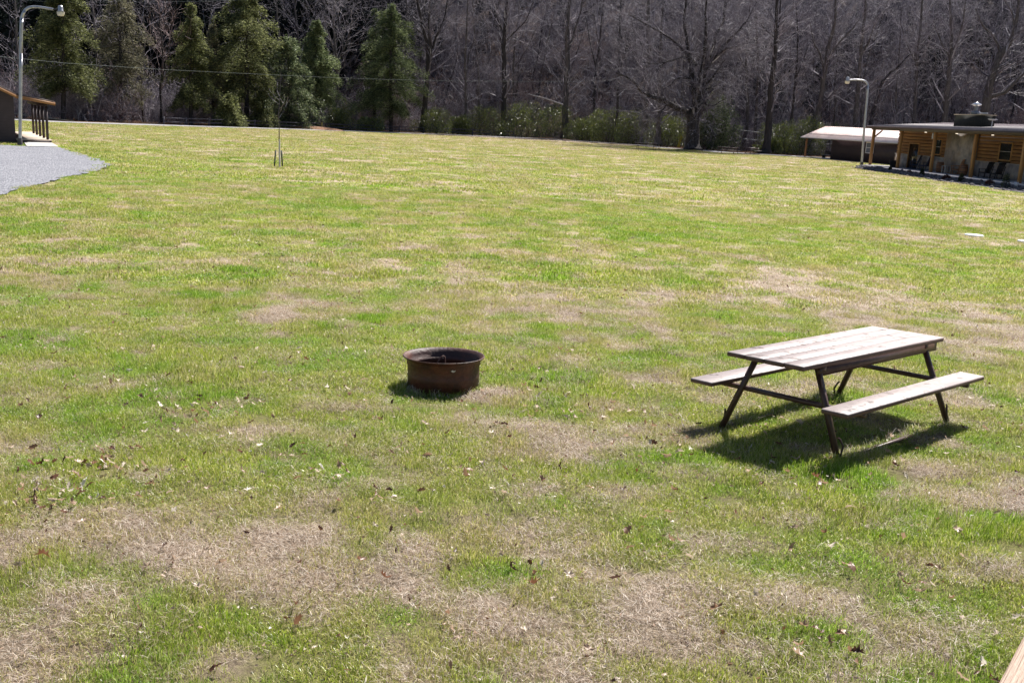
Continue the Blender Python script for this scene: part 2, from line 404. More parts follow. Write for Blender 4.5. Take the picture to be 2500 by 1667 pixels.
# ------------------------------------------------------------------ geometry-node scatter for stuff
def scatter(name,P,tiles,attrs,label,cat,mat=None):
    """P (n,3) points; attrs rot, scl, idx, dry"""
    coll=bpy.data.collections.new(name+'_pieces')
    for o in tiles: coll.objects.link(o)
    me=bpy.data.meshes.new(name);me.vertices.add(len(P));me.vertices.foreach_set('co',np.asarray(P,np.float32).ravel())
    for k,a in attrs.items():
        t=me.attributes.new(k,'INT' if k=='idx' else 'FLOAT','POINT');t.data.foreach_set('value',np.asarray(a,np.int32 if k=='idx' else np.float32))
    o=bpy.data.objects.new(name,me);COL.objects.link(o)
    g=bpy.data.node_groups.new(name,'GeometryNodeTree')
    g.interface.new_socket('Geometry',in_out='INPUT',socket_type='NodeSocketGeometry');g.interface.new_socket('Geometry',in_out='OUTPUT',socket_type='NodeSocketGeometry')
    n=g.nodes.new;l=g.links.new
    gi=n('NodeGroupInput');go=n('NodeGroupOutput');ip=n('GeometryNodeInstanceOnPoints');ci=n('GeometryNodeCollectionInfo')
    ci.inputs['Collection'].default_value=coll;ci.inputs['Separate Children'].default_value=True;ci.inputs['Reset Children'].default_value=True
    l(gi.outputs[0],ip.inputs['Points']);l(ci.outputs[0],ip.inputs['Instance']);ip.inputs['Pick Instance'].default_value=True
    def na(k,ty='FLOAT'):
        x=n('GeometryNodeInputNamedAttribute');x.data_type=ty;x.inputs[0].default_value=k;return x.outputs[0]
    l(na('idx','INT'),ip.inputs['Instance Index'])
    cx=n('ShaderNodeCombineXYZ');l(na('rot'),cx.inputs[2]);er=n('FunctionNodeEulerToRotation');l(cx.outputs[0],er.inputs[0]);l(er.outputs[0],ip.inputs['Rotation'])
    cs=n('ShaderNodeCombineXYZ');s=na('scl')
    l(s,cs.inputs[0]);l(s,cs.inputs[1]);l(na('sclz'),cs.inputs[2]);l(cs.outputs[0],ip.inputs['Scale'])
    l(ip.outputs[0],go.inputs[0])
    md=o.modifiers.new('scatter','NODES');md.node_group=g
    return tag(o,label,cat,kind='stuff')

def blades(nb,rad,h0,h1,w0,w1,lie=0.,seed=0,curve=.5):
    """tuft of bent grass blades: two quads and a tip triangle each"""
    r=np.random.default_rng(seed)
    a=r.uniform(0,2*np.pi,nb);q=rad*np.sqrt(r.uniform(0,1,nb));B=np.stack([q*np.cos(a),q*np.sin(a),np.zeros(nb)],1)
    h=r.uniform(h0,h1,nb);wd=r.uniform(w0,w1,nb);az=r.uniform(0,2*np.pi,nb)
    D=np.stack([np.cos(az),np.sin(az),np.zeros(nb)],1);Sd=np.stack([-np.sin(az),np.cos(az),np.zeros(nb)],1)
    tw=r.uniform(-1.2,1.2,nb);Sd=Sd*np.cos(tw)[:,None]+D*np.sin(tw)[:,None]
    if lie>0:
        el=r.uniform(0.02,lie,nb);B[:,2]=r.uniform(.002,.018,nb)
        e2=el-r.uniform(.1,.7,nb);
    else:
        el=r.uniform(.7,1.5,nb);e2=el-r.uniform(.2,1.1,nb)*curve*2
    def step(P,e,L): return P+D*(np.cos(e)*L)[:,None]+np.array([0,0,1.])*(np.sin(e)*L)[:,None]
    P1=step(B,el,h*.4);P2=step(P1,(el+e2)/2,h*.33);P3=step(P2,e2,h*.27)
    P1[:,2]=np.maximum(P1[:,2],.002);P2[:,2]=np.maximum(P2[:,2],.001);P3[:,2]=np.maximum(P3[:,2],.0)
    s=Sd*wd[:,None]/2
    V=np.stack([B-s,B+s,P1-s*.95,P1+s*.95,P2-s*.7,P2+s*.7,P3],1).reshape(-1,3)
    b=np.arange(nb)[:,None]*7
    Q=np.concatenate([b+np.array([0,1,3,2]),b+np.array([2,3,5,4])]);T=b+np.array([4,5,6])
    rv=np.repeat(r.uniform(0,1,nb),7)
    return V,[Q,T],rv
G_ST=[(0.,(.11,.17,.014)),(.28,(.25,.34,.026)),(.58,(.43,.52,.055)),(.78,(.62,.58,.17)),(1.,(.88,.78,.52))]
G_ST2=[(0.,(.22,.27,.04)),(.3,(.40,.40,.08)),(.55,(.54,.46,.21)),(1.,(.72,.60,.38))]
S_ST=[(0.,(.11,.068,.05)),(.3,(.37,.265,.185)),(.65,(.68,.545,.425)),(1.,(.95,.87,.77))]
m_blade=leafmat('grass_blade',G_ST,.52,.35,inst='dry',stops2=G_ST2,gl=.10)
m_straw=leafmat('dead_straw',S_ST,.38,.45,gl=.10)
def tilespieces(n,mat,name,**k):
    out=[]
    for i in range(n):
        V,Fs,rv=blades(seed=100+i,**k);out.append(mk(name,V,Fs,mat,attrs={'rnd':('POINT',rv)},link=False))
    return out
LODGE_CLEAR=[]
RING=at(1081,925);RING=Vector((-.70,9.87,0));RING.z=zgf(RING.x,RING.y)
def pts(y0,y1,dens,margin=2.6):
    """random points over the visible wedge of lawn"""
    X=.56*y1+margin;n=int(dens*2*X*(y1-y0));y=rng.uniform(y0,y1,n);x=rng.uniform(-X,X,n);k=np.abs(x)<.56*y+margin;x=x[k];y=y[k]
    k=(y<road_y(x)-.1)&~in_poly(x,y,GPs)&(np.hypot(x-RING.x,y-RING.y)>.37)
    return x[k],y[k]
def lawn(y0,y1,dens,name,tg,ts,dscale=1,sc=(.8,1.25),bias=0.):
    x,y=pts(y0,y1,dens)
    for c in LODGE_CLEAR:
        k=~in_poly(x,y,c);x=x[k];y=y[k]
    d=dryness(x,y);u=rng.uniform(0,1,len(x))
    green=u>np.clip((d-.36+bias)*1.35,0.08,.84)
    for k,tiles,nm,lb in((green,tg,'grass',f'short green lawn grass {name}'),(~green,ts,'straw_thatch',f'dead straw coloured turf {name}')):
        X,Y=x[k],y[k];P=np.stack([X,Y,zl(X,Y)-.006],1);n=len(X)
        tall=.82+1.35*np.clip(fbm(X,Y,.7,3,77)+.22,0,1)
        sc_=rng.uniform(sc[0],sc[1],n)
        scatter(nm,P,tiles,{'rot':rng.uniform(0,6.28,n),'scl':sc_,'sclz':sc_*tall,'idx':rng.integers(0,len(tiles),n),'dry':np.clip((d[k]-.15)*1.5,0,1)},lb,'grass')

# ------------------------------------------------------------------ shared materials
m_brownpaint=PM('brown_painted_steel',(.055,.028,.024),(.085,.045,.038),9,.42,.15,40)
m_rust=PM('rusty_steel',(.040,.015,.011),(.115,.036,.021),7,.55,.4,30,c3=(.04,.016,.013))
m_galv=PM('galvanised_steel',(.38,.38,.42),(.50,.50,.54),5,.42,.05,20,metal=.55)
m_bark=PM('grey_bark',(.06,.05,.05),(.15,.125,.12),4,.9,.9,9,stretch=(1,1,.25),c3=(.10,.085,.085))
m_barkd=PM('dark_bark',(.022,.018,.02),(.058,.047,.048),4,.9,.9,9,stretch=(1,1,.25))
m_black=PM('black_plastic',(.012,.012,.014),(.02,.02,.022),5,.5)
# ------------------------------------------------------------------ picnic table (8 ft, steel skid frame)
def plank_mat():
    m,t,N,l=nodes('weathered_painted_planks_glare')
    o=N('ShaderNodeOutputMaterial');b=N('ShaderNodeBsdfPrincipled');l(b.outputs[0],o.inputs[0])
    tc=N('ShaderNodeTexCoord');v=tc.outputs['Object']
    mp=N('ShaderNodeMapping');mp.inputs['Scale'].default_value=(1.2,14,14);l(v,mp.inputs[0])
    g=noise(N,l,mp.outputs[0],3,6,.65);big=noise(N,l,v,3.2,5,.65);st=noise(N,l,v,6.5,6,.7)
    c=mixc(N,l,ramp(N,l,g,[(.3,0.),(.7,1.)]),(.33,.27,.262),(.47,.405,.39))  # faded paint, paled further by sun glare put into the colour
    c=mixc(N,l,ramp(N,l,big,[(.45,0.),(.62,.7)]),c,(.40,.335,.325))
    c=mixc(N,l,ramp(N,l,st,[(.555,0.),(.64,.9)]),c,(.11,.075,.07))
    rr=ramp(N,l,st,[(.4,.42),(.65,.65)])
    l(c,b.inputs['Base Color']);l(rr,b.inputs['Roughness'])
    bp=N('ShaderNodeBump');bp.inputs['Strength'].default_value=.5;bp.inputs['Distance'].default_value=.004;l(g,bp.inputs['Height']);l(bp.outputs[0],b.inputs['Normal'])
    return m
m_plank=plank_mat()
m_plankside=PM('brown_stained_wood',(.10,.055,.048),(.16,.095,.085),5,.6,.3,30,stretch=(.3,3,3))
def arcpts(c,r,a0,a1,n,ax):  # in plane spanned by ax pair
    return [np.array(c)+r*(math.cos(a0+(a1-a0)*i/n)*np.array(ax[0])+math.sin(a0+(a1-a0)*i/n)*np.array(ax[1])) for i in range(n+1)]
def picnic_table(label):
    t=thing('picnic_table',label,'picnic table')
    L=1.235
    def board(y0,y1,z0,z1,x0,x1,name='board',ear=0):
        mb=MB();mb.box((x0,y0,z0),(x1,y1,z1),.006);return mb
    top=MB();w=.75/4
    for i in range(4):
        y0=-.375+i*w+.003;y0+=.025;top.box((-L+random.uniform(-.006,.006),y0,.712),(L+random.uniform(-.006,.006),y0+w-.006,.752+random.uniform(-.0015,.0015)),.006)
    o=top.build('tabletop',m_plank,t)
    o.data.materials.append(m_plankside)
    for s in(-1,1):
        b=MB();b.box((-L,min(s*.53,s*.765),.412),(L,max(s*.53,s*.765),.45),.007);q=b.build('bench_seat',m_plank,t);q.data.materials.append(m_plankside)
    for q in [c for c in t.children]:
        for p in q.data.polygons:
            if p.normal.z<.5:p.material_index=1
    for s in(-1,1):
        yb,yt=s*.585,s*.29
        for sx in(-1,1):
            b=MB();b.bar((sx*.985,yb,-.03),(sx*.93,yt,.70),.045,.032,(1,0,0));b.build('leg',m_brownpaint,t)
            b=MB();b.tube([(sx*.965,yb,.0),(sx*.93,yb,.10),(sx*.955,yb*.97,.155),(sx*.972,yb*.95,.17)],.009,7);b.build('leg_brace',m_brownpaint,t)
        b=MB();b.bar((-.97,yb,-.012),(.97,yb,-.012),.036,.03);b.build('ground_rail',m_brownpaint,t)
    for sx in(-1,1):
        b=MB();x=sx*.935
        b.bar((x,-.75,.393),(x,.75,.393),.05,.036);b.build('bench_support',m_brownpaint,t)
        b=MB();b.bar((sx*.9,-.34,.693),(sx*.9,.34,.693),.05,.036);b.build('top_support',m_brownpaint,t)
    b=MB()
    for s in(-1,1): b.bar((-.95,s*.315,.672),(1.12,s*.315,.672),.035,.075)
    b.build('apron_rail',m_brownpaint,t)
    return t
PT=picnic_table('large weathered brown picnic table with pale sunlit planks in the near lawn')
TC=Vector((3.03,8.81,0));PT.location=(TC.x,TC.y,zgf(TC.x,TC.y)+.0)
nrm=Vector((-.018,.036,1)).normalized()
u=Vector((math.cos(R(42.6)),math.sin(R(42.6)),0));u=(u-nrm*u.dot(nrm)).normalized();v=nrm.cross(u)
PT.rotation_euler=Matrix((u,v,nrm)).transposed().to_euler()
for px,py,rot,lb in((1577,366,4,'far picnic table with pale top beside the lane, left of the big bare tree'),(1776,376,12,'dark picnic table right of the big bare tree, in front of the green bush'),(1836,377,60,'small dark picnic table end on, right of the other dark table')):
    c=copy_tree(PT);P=at(px,py);c.location=P;c.rotation_euler=(0,0,R(rot));c['label']=lb;c['group']='far picnic tables along the lane'
# ------------------------------------------------------------------ fire ring
def fire_ring():
    t=thing('fire_ring','rusty steel wheel rim fire ring standing in the lawn','fire ring')
    t.location=(RING.x+.018,RING.y,RING.z-.018);t.scale=(1.04,1.04,1.03);t.rotation_euler=Matrix((u,v,nrm)).transposed().to_euler()
    r0=.352
    prof=[(r0-.008,-.03),(r0,-.03),(r0,.10),(r0+.004,.112),(r0,.124),(r0+.001,.215),(r0+.010,.228),(r0+.012,.262),(r0+.030,.285),(r0+.046,.295),(r0+.050,.303),(r0+.046,.309),(r0+.036,.305),(r0+.012,.288),(r0-.004,.262),(r0-.012,.225),(r0-.035,.215),(r0-.04,.19),(r0-.012,.17),(r0-.010,.05),(r0-.010,-.03)]
    b=MB();b.lathe(prof,72);o=b.build('ring_wall',m_rust,t,smooth=True)
    b=MB();hd=lambda x,y,z:(x*.736+y*.677,-x*.677+y*.736,z);b.tube([hd(-.20,.04,.02),hd(-.10,.08,.16),hd(-.03,.12,.262),hd(-.015,.125,.272),hd(.0,.128,.262),hd(.012,.13,.10),hd(.015,.13,.0)],.008,8);b.build('grate_handle',m_rust,t)
    b=MB();b.lathe([(0,.03),(.15,.035),(.34,.02)],40);b.build('ash_bed',PM('ash',(.03,.028,.028),(.12,.11,.11),12,.95,.8,30),t)
    b=MB();b.poly([(-.02,0,0),(.0,0,.012),(.012,0,.003),(.03,0,.01),(.022,0,-.006),(.004,0,-.012)])
    o=b.build('leaf_scrap',PM('pale_scrap',(.6,.56,.5)),t);o.location=(-.15,-.331,.222);o.rotation_euler=(0,0,R(-24))
fire_ring()
# ------------------------------------------------------------------ sapling with two stakes
def segs_to_mesh(S,n):
    """S (k,8): p0,p1,r0,r1 -> prisms"""
    p0=S[:,0:3];p1=S[:,3:6];r0=S[:,6];r1=S[:,7];d=p1-p0;d=d/(np.linalg.norm(d,axis=1)[:,None]+1e-9)
    a=np.where(np.abs(d[:,2:3])<.9,np.array([[0,0,1.]]),np.array([[1.,0,0]]))
    U=np.cross(d,a);U/=np.linalg.norm(U,axis=1)[:,None];W=np.cross(d,U)
    V=[]
    for c,r in((p0,r0),(p1,r1)):
        for k in range(n):
            an=2*math.pi*k/n;V.append(c+(math.cos(an)*U+math.sin(an)*W)*r[:,None])
    V=np.stack(V,1).reshape(-1,3);b=np.arange(len(S))[:,None]*2*n
    Q=np.concatenate([b+np.array([k,(k+1)%n,n+(k+1)%n,n+k]) for k in range(n)]);return V,Q
def grow(rs,p,d,L,r,lev,out,cfg):
    """recursive bare branch"""
    k=max(3,int(cfg.get('seg',5)-lev*.5));pts_=[np.array(p,float)];d=np.array(d,float);d/=np.linalg.norm(d)
    for i in range(k):
        d=d+rs.normal(0,cfg['wob']*(1+.3*lev),3)+np.array([0,0,cfg['up']]);d/=np.linalg.norm(d)
        pts_.append(pts_[-1]+d*L/k)
    tap=cfg.get('taper',.35);rr=[r*(1-(1-tap)*i/k) for i in range(k+1)]
    for i in range(k): out.append((*pts_[i],*pts_[i+1],rr[i],rr[i+1]))
    if lev>=cfg['lev']: return
    nc=cfg['nc'][min(lev,len(cfg['nc'])-1)]
    for c in range(nc):
        f=rs.uniform(cfg.get('f0',.25),1.0) if c else 1.
        i=min(int(f*k),k-1);q=pts_[i]+(pts_[i+1]-pts_[i])*(f*k-i if c else 1)
        dd=pts_[i+1]-pts_[i];dd/=np.linalg.norm(dd)
        ax=rs.normal(0,1,3);ax-=dd*(ax@dd);ax/=np.linalg.norm(ax);an=rs.uniform(*cfg.get('ang',(.45,.95)))*(.5 if c==0 else 1)
        nd=dd*math.cos(an)+ax*math.sin(an)
        grow(rs,q,nd,L*cfg.get('lr',.62)*rs.uniform(.75,1.15),max(rr[i]*cfg.get('rr',.55),cfg.get('rmin',.01)),lev+1,out,cfg)
def split_build(S,parent,mtr,mcr,rt,names=('trunk','crown'),link=True):
    S=np.array(S);big=S[:,6]>=rt;out=[]
    for nm,mask,mt in((names[0],big,mtr),(names[1],~big,mcr)):
        A=S[mask]
        if not len(A):continue
        a=A[A[:,6]>=.07];c=A[A[:,6]<.07];V=[];Q=[];n=0
        for g,k in((a,7),(c,3)):
            if len(g):
                v_,q_=segs_to_mesh(g,k);V.append(v_);Q.append(q_+n);n+=len(v_)
        rv=np.concatenate([np.repeat(rng.uniform(0,1,len(g)),2*k) for g,k in((a,7),(c,3)) if len(g)])
        out.append(mk(nm,np.concatenate(V),[np.concatenate(Q)],mt,parent,smooth=(nm==names[0]),attrs={'rnd':('POINT',rv)},link=link))
    return out
def twigmat(name,stops):
    m,t,n,l=nodes(name);a=n('ShaderNodeAttribute');a.attribute_name='rnd';c=ramp(n,l,a.outputs['Fac'],stops)
    b=n('ShaderNodeBsdfPrincipled');b.inputs['Roughness'].default_value=.6;b.inputs['Specular IOR Level'].default_value=.4;l(c,b.inputs['Base Color'])
    o=n('ShaderNodeOutputMaterial');l(b.outputs[0],o.inputs[0]);return m
m_twig=twigmat('grey_twigs',[(0.,(.13,.11,.135)),(.6,(.29,.255,.30)),(.92,(.44,.40,.45)),(1.,(.65,.62,.66))])
m_twig2=twigmat('dark_twigs',[(0.,(.065,.055,.08)),(.6,(.19,.165,.205)),(.93,(.36,.325,.38)),(1.,(.68,.64,.7))])
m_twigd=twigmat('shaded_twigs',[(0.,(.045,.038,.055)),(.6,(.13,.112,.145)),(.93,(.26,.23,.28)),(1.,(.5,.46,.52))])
m_twigred=twigmat('reddish_twigs',[(0.,(.14,.09,.10)),(.6,(.30,.21,.22)),(1.,(.55,.45,.45))])
def sapling():
    P=at(683,408);t=thing('young_tree','thin staked sapling alone on the lawn','sapling',P)
    D=P.y;rs=np.random.default_rng(3);S=[]
    top=atD(683,175,D)-P;H=top.z
    pth=[(0,0,0),(-.02,0,H*.2),(-.03,0,H*.42),(-.06,0,H*.55),(-.01,0,H*.7),(.05,0,H*1.0)]
    for i in range(5): S.append((*pth[i],*pth[i+1],.034-.005*i,.029-.005*i))
    cfg=dict(wob=.12,up=.08,lev=2,nc=[4,2],ang=(.4,.8),rmin=.012,lr=.5,seg=4)
    for k in range(6):
        z=H*(.52+.045*k);a=rs.uniform(0,6.28);grow(rs,(-.02,0,z),(math.cos(a),math.sin(a)*.8,.8),(.7*(1-.06*k)),.012,1,S,cfg)
    split_build(S,t,m_bark,m_twig,.02)
    wrap=MB();wrap.tube([(0,0,0),(-.01,0,.8),(-.015,0,1.3)],[.045,.04,.036],10);wrap.build('trunk_wrap',PM('pale_tree_wrap',(.45,.43,.45),(.6,.58,.6),8,.7),t)
    for px,px2,lb in((669.5,673,'dark green steel stake left of the sapling'),(690,687,'dark green steel stake right of the sapling')):
        a=at(px,407);b_=atD(px2,367.5,a.y)-a
        s=MB();s.bar((0,0,-.1),tuple(b_),.085,.05);o=s.build('tree_stake',PM('green_stake',(.012,.03,.022),(.02,.04,.03),4,.5));o.location=a;tag(o,lb,'stake',group='stakes beside the sapling')
sapling()
# ------------------------------------------------------------------ lamp posts
def lamp(base,stem,arm,head,label,rp,first=True):
    P=at(*base);D=P.y;t=thing('street_lamp',label,'street lamp',P,group='goose neck lamps round the lawn')
    A=[np.array(atD(x,y,D)-P) for x,y in stem+arm]
    # smooth the bend
    pth=[A[0]];
    for i in range(1,len(A)-1):
        a,b_,c=A[i-1],A[i],A[i+1]
        for k in range(5):
            f=k/4;q=(1-f)**2*(a+b_)/2+2*f*(1-f)*b_+f*f*(b_+c)/2;pth.append(q)
    pth.append(A[-1]);L=len(pth)
    rad=[rp*(1-.45*max(0,(i/L-.3))) for i in range(L)]
    b=MB();b.tube(pth,rad,14);b.build('pole',m_galv,t,smooth=True)
    b=MB();b.tube([(0,0,-.05),(0,0,.04)],rp*2.6,16);b.tube([(0,0,.04),(0,0,.4)],[rp*1.6,rp*1.35],14);b.build('base_plate',PM('dark_base',(.06,.055,.06),(.1,.09,.1),6,.7),t)
    H=np.array(atD(*head,D)-P);s=rp/.09
    b=MB();b.tube([A[-1],H+np.array([0,0,.12*s])],.035*s,8);b.build('bracket',m_black,t)
    b=MB();b.lathe([(0,.32*s),(.10*s,.31*s),(.13*s,.2*s),(.13*s,.06*s),(.2*s,-.02*s),(0,-.02*s)],18,tuple(H));b.build('lamp_housing',m_galv,t,smooth=True)
    b=MB();b.lathe([(.2*s,-.03*s),(.19*s,-.12*s),(.15*s,-.22*s),(0,-.24*s)],18,tuple(H));b.build('lamp_globe',PM('milky_lens',(.75,.68,.6),(.8,.74,.68),3,.25),t,smooth=True)
lamp((49,356),[(49,356),(50,200),(51.5,60),(54,36)],[(66,19),(90,16.5),(130,23.5)],(148,29),'tall grey goose neck lamp beside the brown cabin',.088)
lamp((2103,406),[(2103,406),(2111,300),(2118.5,225)],[(2119,200),(2096,194.5),(2074,196)],(2069,198),'smaller goose neck lamp in front of the shed, arm to the left',.105)
# ------------------------------------------------------------------ overhead wires and utility pole
UP_D=at(1661,360).y+1.
def wires():
    P=gD(1661,UP_D);t=thing('utility_pole','slim wooden utility pole with yellow guard beside the big tree','utility pole',P)
    top=np.array(atD(1672,120,UP_D)-P);b=MB();b.tube([(0,0,-.3),tuple(top*.5),tuple(top)],[.16,.14,.12],12);b.build('pole',m_bark,t,smooth=True)
    g=np.array(atD(1664,331,UP_D)-P);b=MB();b.tube([(0,-.02,0),tuple(g+np.array([0,-.02,0]))],.2,14);b.build('yellow_guard',PM('yellow_plastic',(.72,.50,.02),(.8,.58,.04),4,.45),t)
    g2=np.array(atD(1664.5,326,UP_D)-P);b=MB();b.tube([tuple(g),tuple(g2)],.19,14);b.build('white_band',PM('white_band',(.6,.58,.62)),t)
    m_w=PM('aluminium_wire',(.24,.27,.28),None,rough=.85,spec=.1)
    pts_=[(-200,119,66),(0,138.7,74),(159,154.6,81),(400,170.5,90),(500,175.4,94),(787,189,104),(950,195,110),(1130,198.5,116),(1309,199.6,121),(1480,198.5,125),(1600,196,UP_D-1),(1667,193,UP_D-.2)]
    b=MB();b.tube([np.array(atD(*p)) for p in pts_],.009,5);tag(b.build('overhead_wire',m_w),'thin pale overhead cable sagging across the trees to the utility pole','cable')
    b=MB();b.tube([np.array(atD(x,y,118)) for x,y in((-150,-8),(150,6),(300,6.5),(500,4),(760,-6),(1000,-16))],.011,5);tag(b.build('overhead_wire',m_w),'faint upper cable near the top of the dark conifers at left','cable')
wires()
# ------------------------------------------------------------------ left cabin
m_siding,t_,N,l=nodes('dark_brown_lap_siding')
def lap(name,c1,c2,pitch,rough=.6):
    m,t,N,l=nodes(name);o=N('ShaderNodeOutputMaterial');b=N('ShaderNodeBsdfPrincipled');l(b.outputs[0],o.inputs[0]);b.inputs['Roughness'].default_value=rough
    tc=N('ShaderNodeTexCoord');s=N('ShaderNodeSeparateXYZ');l(tc.outputs['Object'],s.inputs[0])
    d=N('ShaderNodeMath');d.operation='DIVIDE';l(s.outputs[2],d.inputs[0]);d.inputs[1].default_value=pitch
    f=N('ShaderNodeMath');f.operation='FRACT';l(d.outputs[0],f.inputs[0])
    g=ramp(N,l,f.outputs[0],[(0.,0.),(.08,1.),(1.,1.)])
    c=mixc(N,l,ramp(N,l,noise(N,l,tc.outputs['Object'],3,4),[(.3,0.),(.7,1.)]),c1,c2);c=mixc(N,l,g,(c1[0]*.35,c1[1]*.35,c1[2]*.35),c);l(c,b.inputs['Base Color'])
    return m
m_siding=lap('brown_lap_siding',(.040,.026,.031),(.058,.038,.045),.16)
m_conc=PM('concrete',(.50,.47,.44),(.62,.59,.56),2,.85,.2,30)
m_tan=PM('orange_brown_fascia',(.27,.125,.05),(.35,.17,.07),3,.6)
m_deck=PM('tan_deck_boards',(.52,.42,.34),(.62,.52,.43),3,.8,.3,12,stretch=(.3,6,1))
m_roofdk=PM('brown_metal_roof',(.10,.07,.06),(.14,.10,.09),2,.4,metal=.2)
def cabin():
    C=at(39,348.5);N1=at(119.6,342.6,.22);N4=at(70.8,333,.22)
    uu=Vector((.86,.51,0)).normalized();ang=math.atan2(uu.y,uu.x)
    t=thing('cabin','dark brown cabin with lap siding and a side porch at the left edge','cabin',C,ang)
    inv=Matrix.Rotation(-ang,3,'Z')
    n1=inv@(N1-C);n4=inv@(N4-C)
    W=6.4;Ln=11.;ez=2.62;pw=n1.x
    # gable wall box with pitched top; x<=0 body
    b=MB();rz=ez+W/2*.5
    pr=[(-W,0),(0,0),(0,ez),(-W/2,rz),(-W,ez)]
    V=[(x,0,z) for x,z in pr]+[(x,Ln,z) for x,z in pr]
    b.add(V,[np.array([[4,3,2,1,0]])[:,::-1],np.array([[5,6,7,8,9]])[:,::-1]]);b.add(V,[np.array([(0,5,6,1),(1,6,7,2),(4,9,5,0)])])
    b.build('wall',m_siding,t)
    # roof slabs: main pitch and shallower porch roof
    sl_=.47;ex=pw+.42
    def slab(x0,z0,x1,z1,th,y0,y1,mb):
        V=[(x0,y0,z0),(x1,y0,z1),(x1,y1,z1),(x0,y1,z0),(x0,y0,z0+th),(x1,y0,z1+th),(x1,y1,z1+th),(x0,y1,z0+th)]
        mb.add(V,[np.array([(0,3,2,1),(4,5,6,7),(0,1,5,4),(1,2,6,5),(2,3,7,6),(3,0,4,7)])])
    r=MB();slab(-W/2,rz+.02,.12,ez+.02,.07,-.45,Ln+.4,r);slab(-W/2,rz+.02,-W-.4,ez-.1,.07,-.45,Ln+.4,r);slab(.12,ez+.02,ex,ez-.30,.07,-.45,Ln+.4,r);r.build('roof',m_roofdk,t)
    r=MB();slab(-W/2,rz-.16,.12,ez-.16,.17,-.475,-.43,r);slab(.12,ez-.16,ex+.02,ez-.47,.17,-.475,-.43,r);slab(-W/2,rz-.16,-W-.4,ez-.28,.17,-.475,-.43,r)
    r.build('fascia',m_tan,t)
    b=MB();b.box((pw-.1,0,ez-.56),(pw+.06,Ln,ez-.40));b.build('porch_beam',m_siding,t)
    b=MB();b.box((0.03,-.25,.02),(pw+.18,Ln,.16));b.build('deck_frame',m_siding,t)
    b=MB();b.box((0.03,-.27,.163),(pw+.2,Ln,.22));b.build('porch_deck',m_deck,t)
    sp=2.1
    for k in range(5):
        b=MB();b.box((pw-.075,-.1+k*sp,.22),(pw+.055,.03+k*sp,ez-.56));b.build('porch_post',m_siding,t)
    pad=[(59,350.5),(122.4,349.6),(141.6,360.2),(66,360.2)]
    V=[at(*p) for p in pad];b=MB();b.prism([(p.x,p.y) for p in V],V[0].z-.05,V[0].z+.07);tag(b.build('concrete_pad',m_conc),'pale concrete step slab between cabin porch and gravel','slab',kind='structure')
    LODGE_CLEAR.append(V)
    q=[t.matrix_world]  # lawn is kept out of the cabin footprint
    M_=Matrix.Translation(C)@Matrix.Rotation(ang,4,'Z');LODGE_CLEAR.append([M_@Vector(p) for p in((-W,-.1,0),(pw+.2,-.3,0),(pw+.2,Ln,0),(-W,Ln,0))])
cabin()
# ------------------------------------------------------------------ shed with pink metal roof
def standing_seam(name,c1,c2,axis,pitch,rough=.38,metal=.35):
    m,t,N,l=nodes(name);o=N('ShaderNodeOutputMaterial');b=N('ShaderNodeBsdfPrincipled');l(b.outputs[0],o.inputs[0]);b.inputs['Roughness'].default_value=rough;b.inputs['Metallic'].default_value=metal
    tc=N('ShaderNodeTexCoord');l(mixc(N,l,ramp(N,l,noise(N,l,tc.outputs['Object'],1.5,5),[(.35,0.),(.65,1.)]),c1,c2),b.inputs['Base Color']);return m
m_pink=standing_seam('faded_copper_metal_roof',(.70,.52,.49),(.82,.68,.65),0,.3,rough=.5,metal=0.)
m_greyroof=standing_seam('grey_brown_metal_roof',(.20,.165,.175),(.30,.25,.26),0,.3,rough=.45,metal=0.)
def ribbed(mb,x0,x1,y0,z0,y1,z1,pitch,th=.03,rh=.035,rw=.05):
    """roof panel from (y0,z0) eave to (y1,z1) ridge along x, with ribs"""
    dz=z1-z0
    V=[(x0,y0,z0),(x1,y0,z0),(x1,y1,z1),(x0,y1,z1),(x0,y0,z0+th),(x1,y0,z0+th),(x1,y1,z1+th),(x0,y1,z1+th)]
    mb.add(V,[np.array([(0,3,2,1),(4,5,6,7),(0,1,5,4),(1,2,6,5),(2,3,7,6),(3,0,4,7)])])
    x=x0+.02
    while x<x1-rw:
        V=[(x,y0-.002,z0+th-.002),(x+rw,y0-.002,z0+th-.002),(x+rw,y1,z1+th-.002),(x,y1,z1+th-.002)]
        W=[(x+rw*.25,y0-.002,z0+th+rh),(x+rw*.75,y0-.002,z0+th+rh),(x+rw*.75,y1,z1+th+rh),(x+rw*.25,y1,z1+th+rh)]
        mb.add(V+W,[np.array([(4,5,6,7),(0,1,5,4),(1,2,6,5),(2,3,7,6),(3,0,4,7)])]);x+=pitch
def plane_u(px,O,ud,off_dir,off):
    """u coordinate where the vertical sight plane of pixel column px cuts the line O+off_dir*off + u*ud"""
    d=ray(px,360);A=np.array([[d[0],-ud.x],[d[1],-ud.y]]);rhs=np.array([O.x+off_dir.x*off,O.y+off_dir.y*off]);s=np.linalg.solve(A,rhs);return s[1]
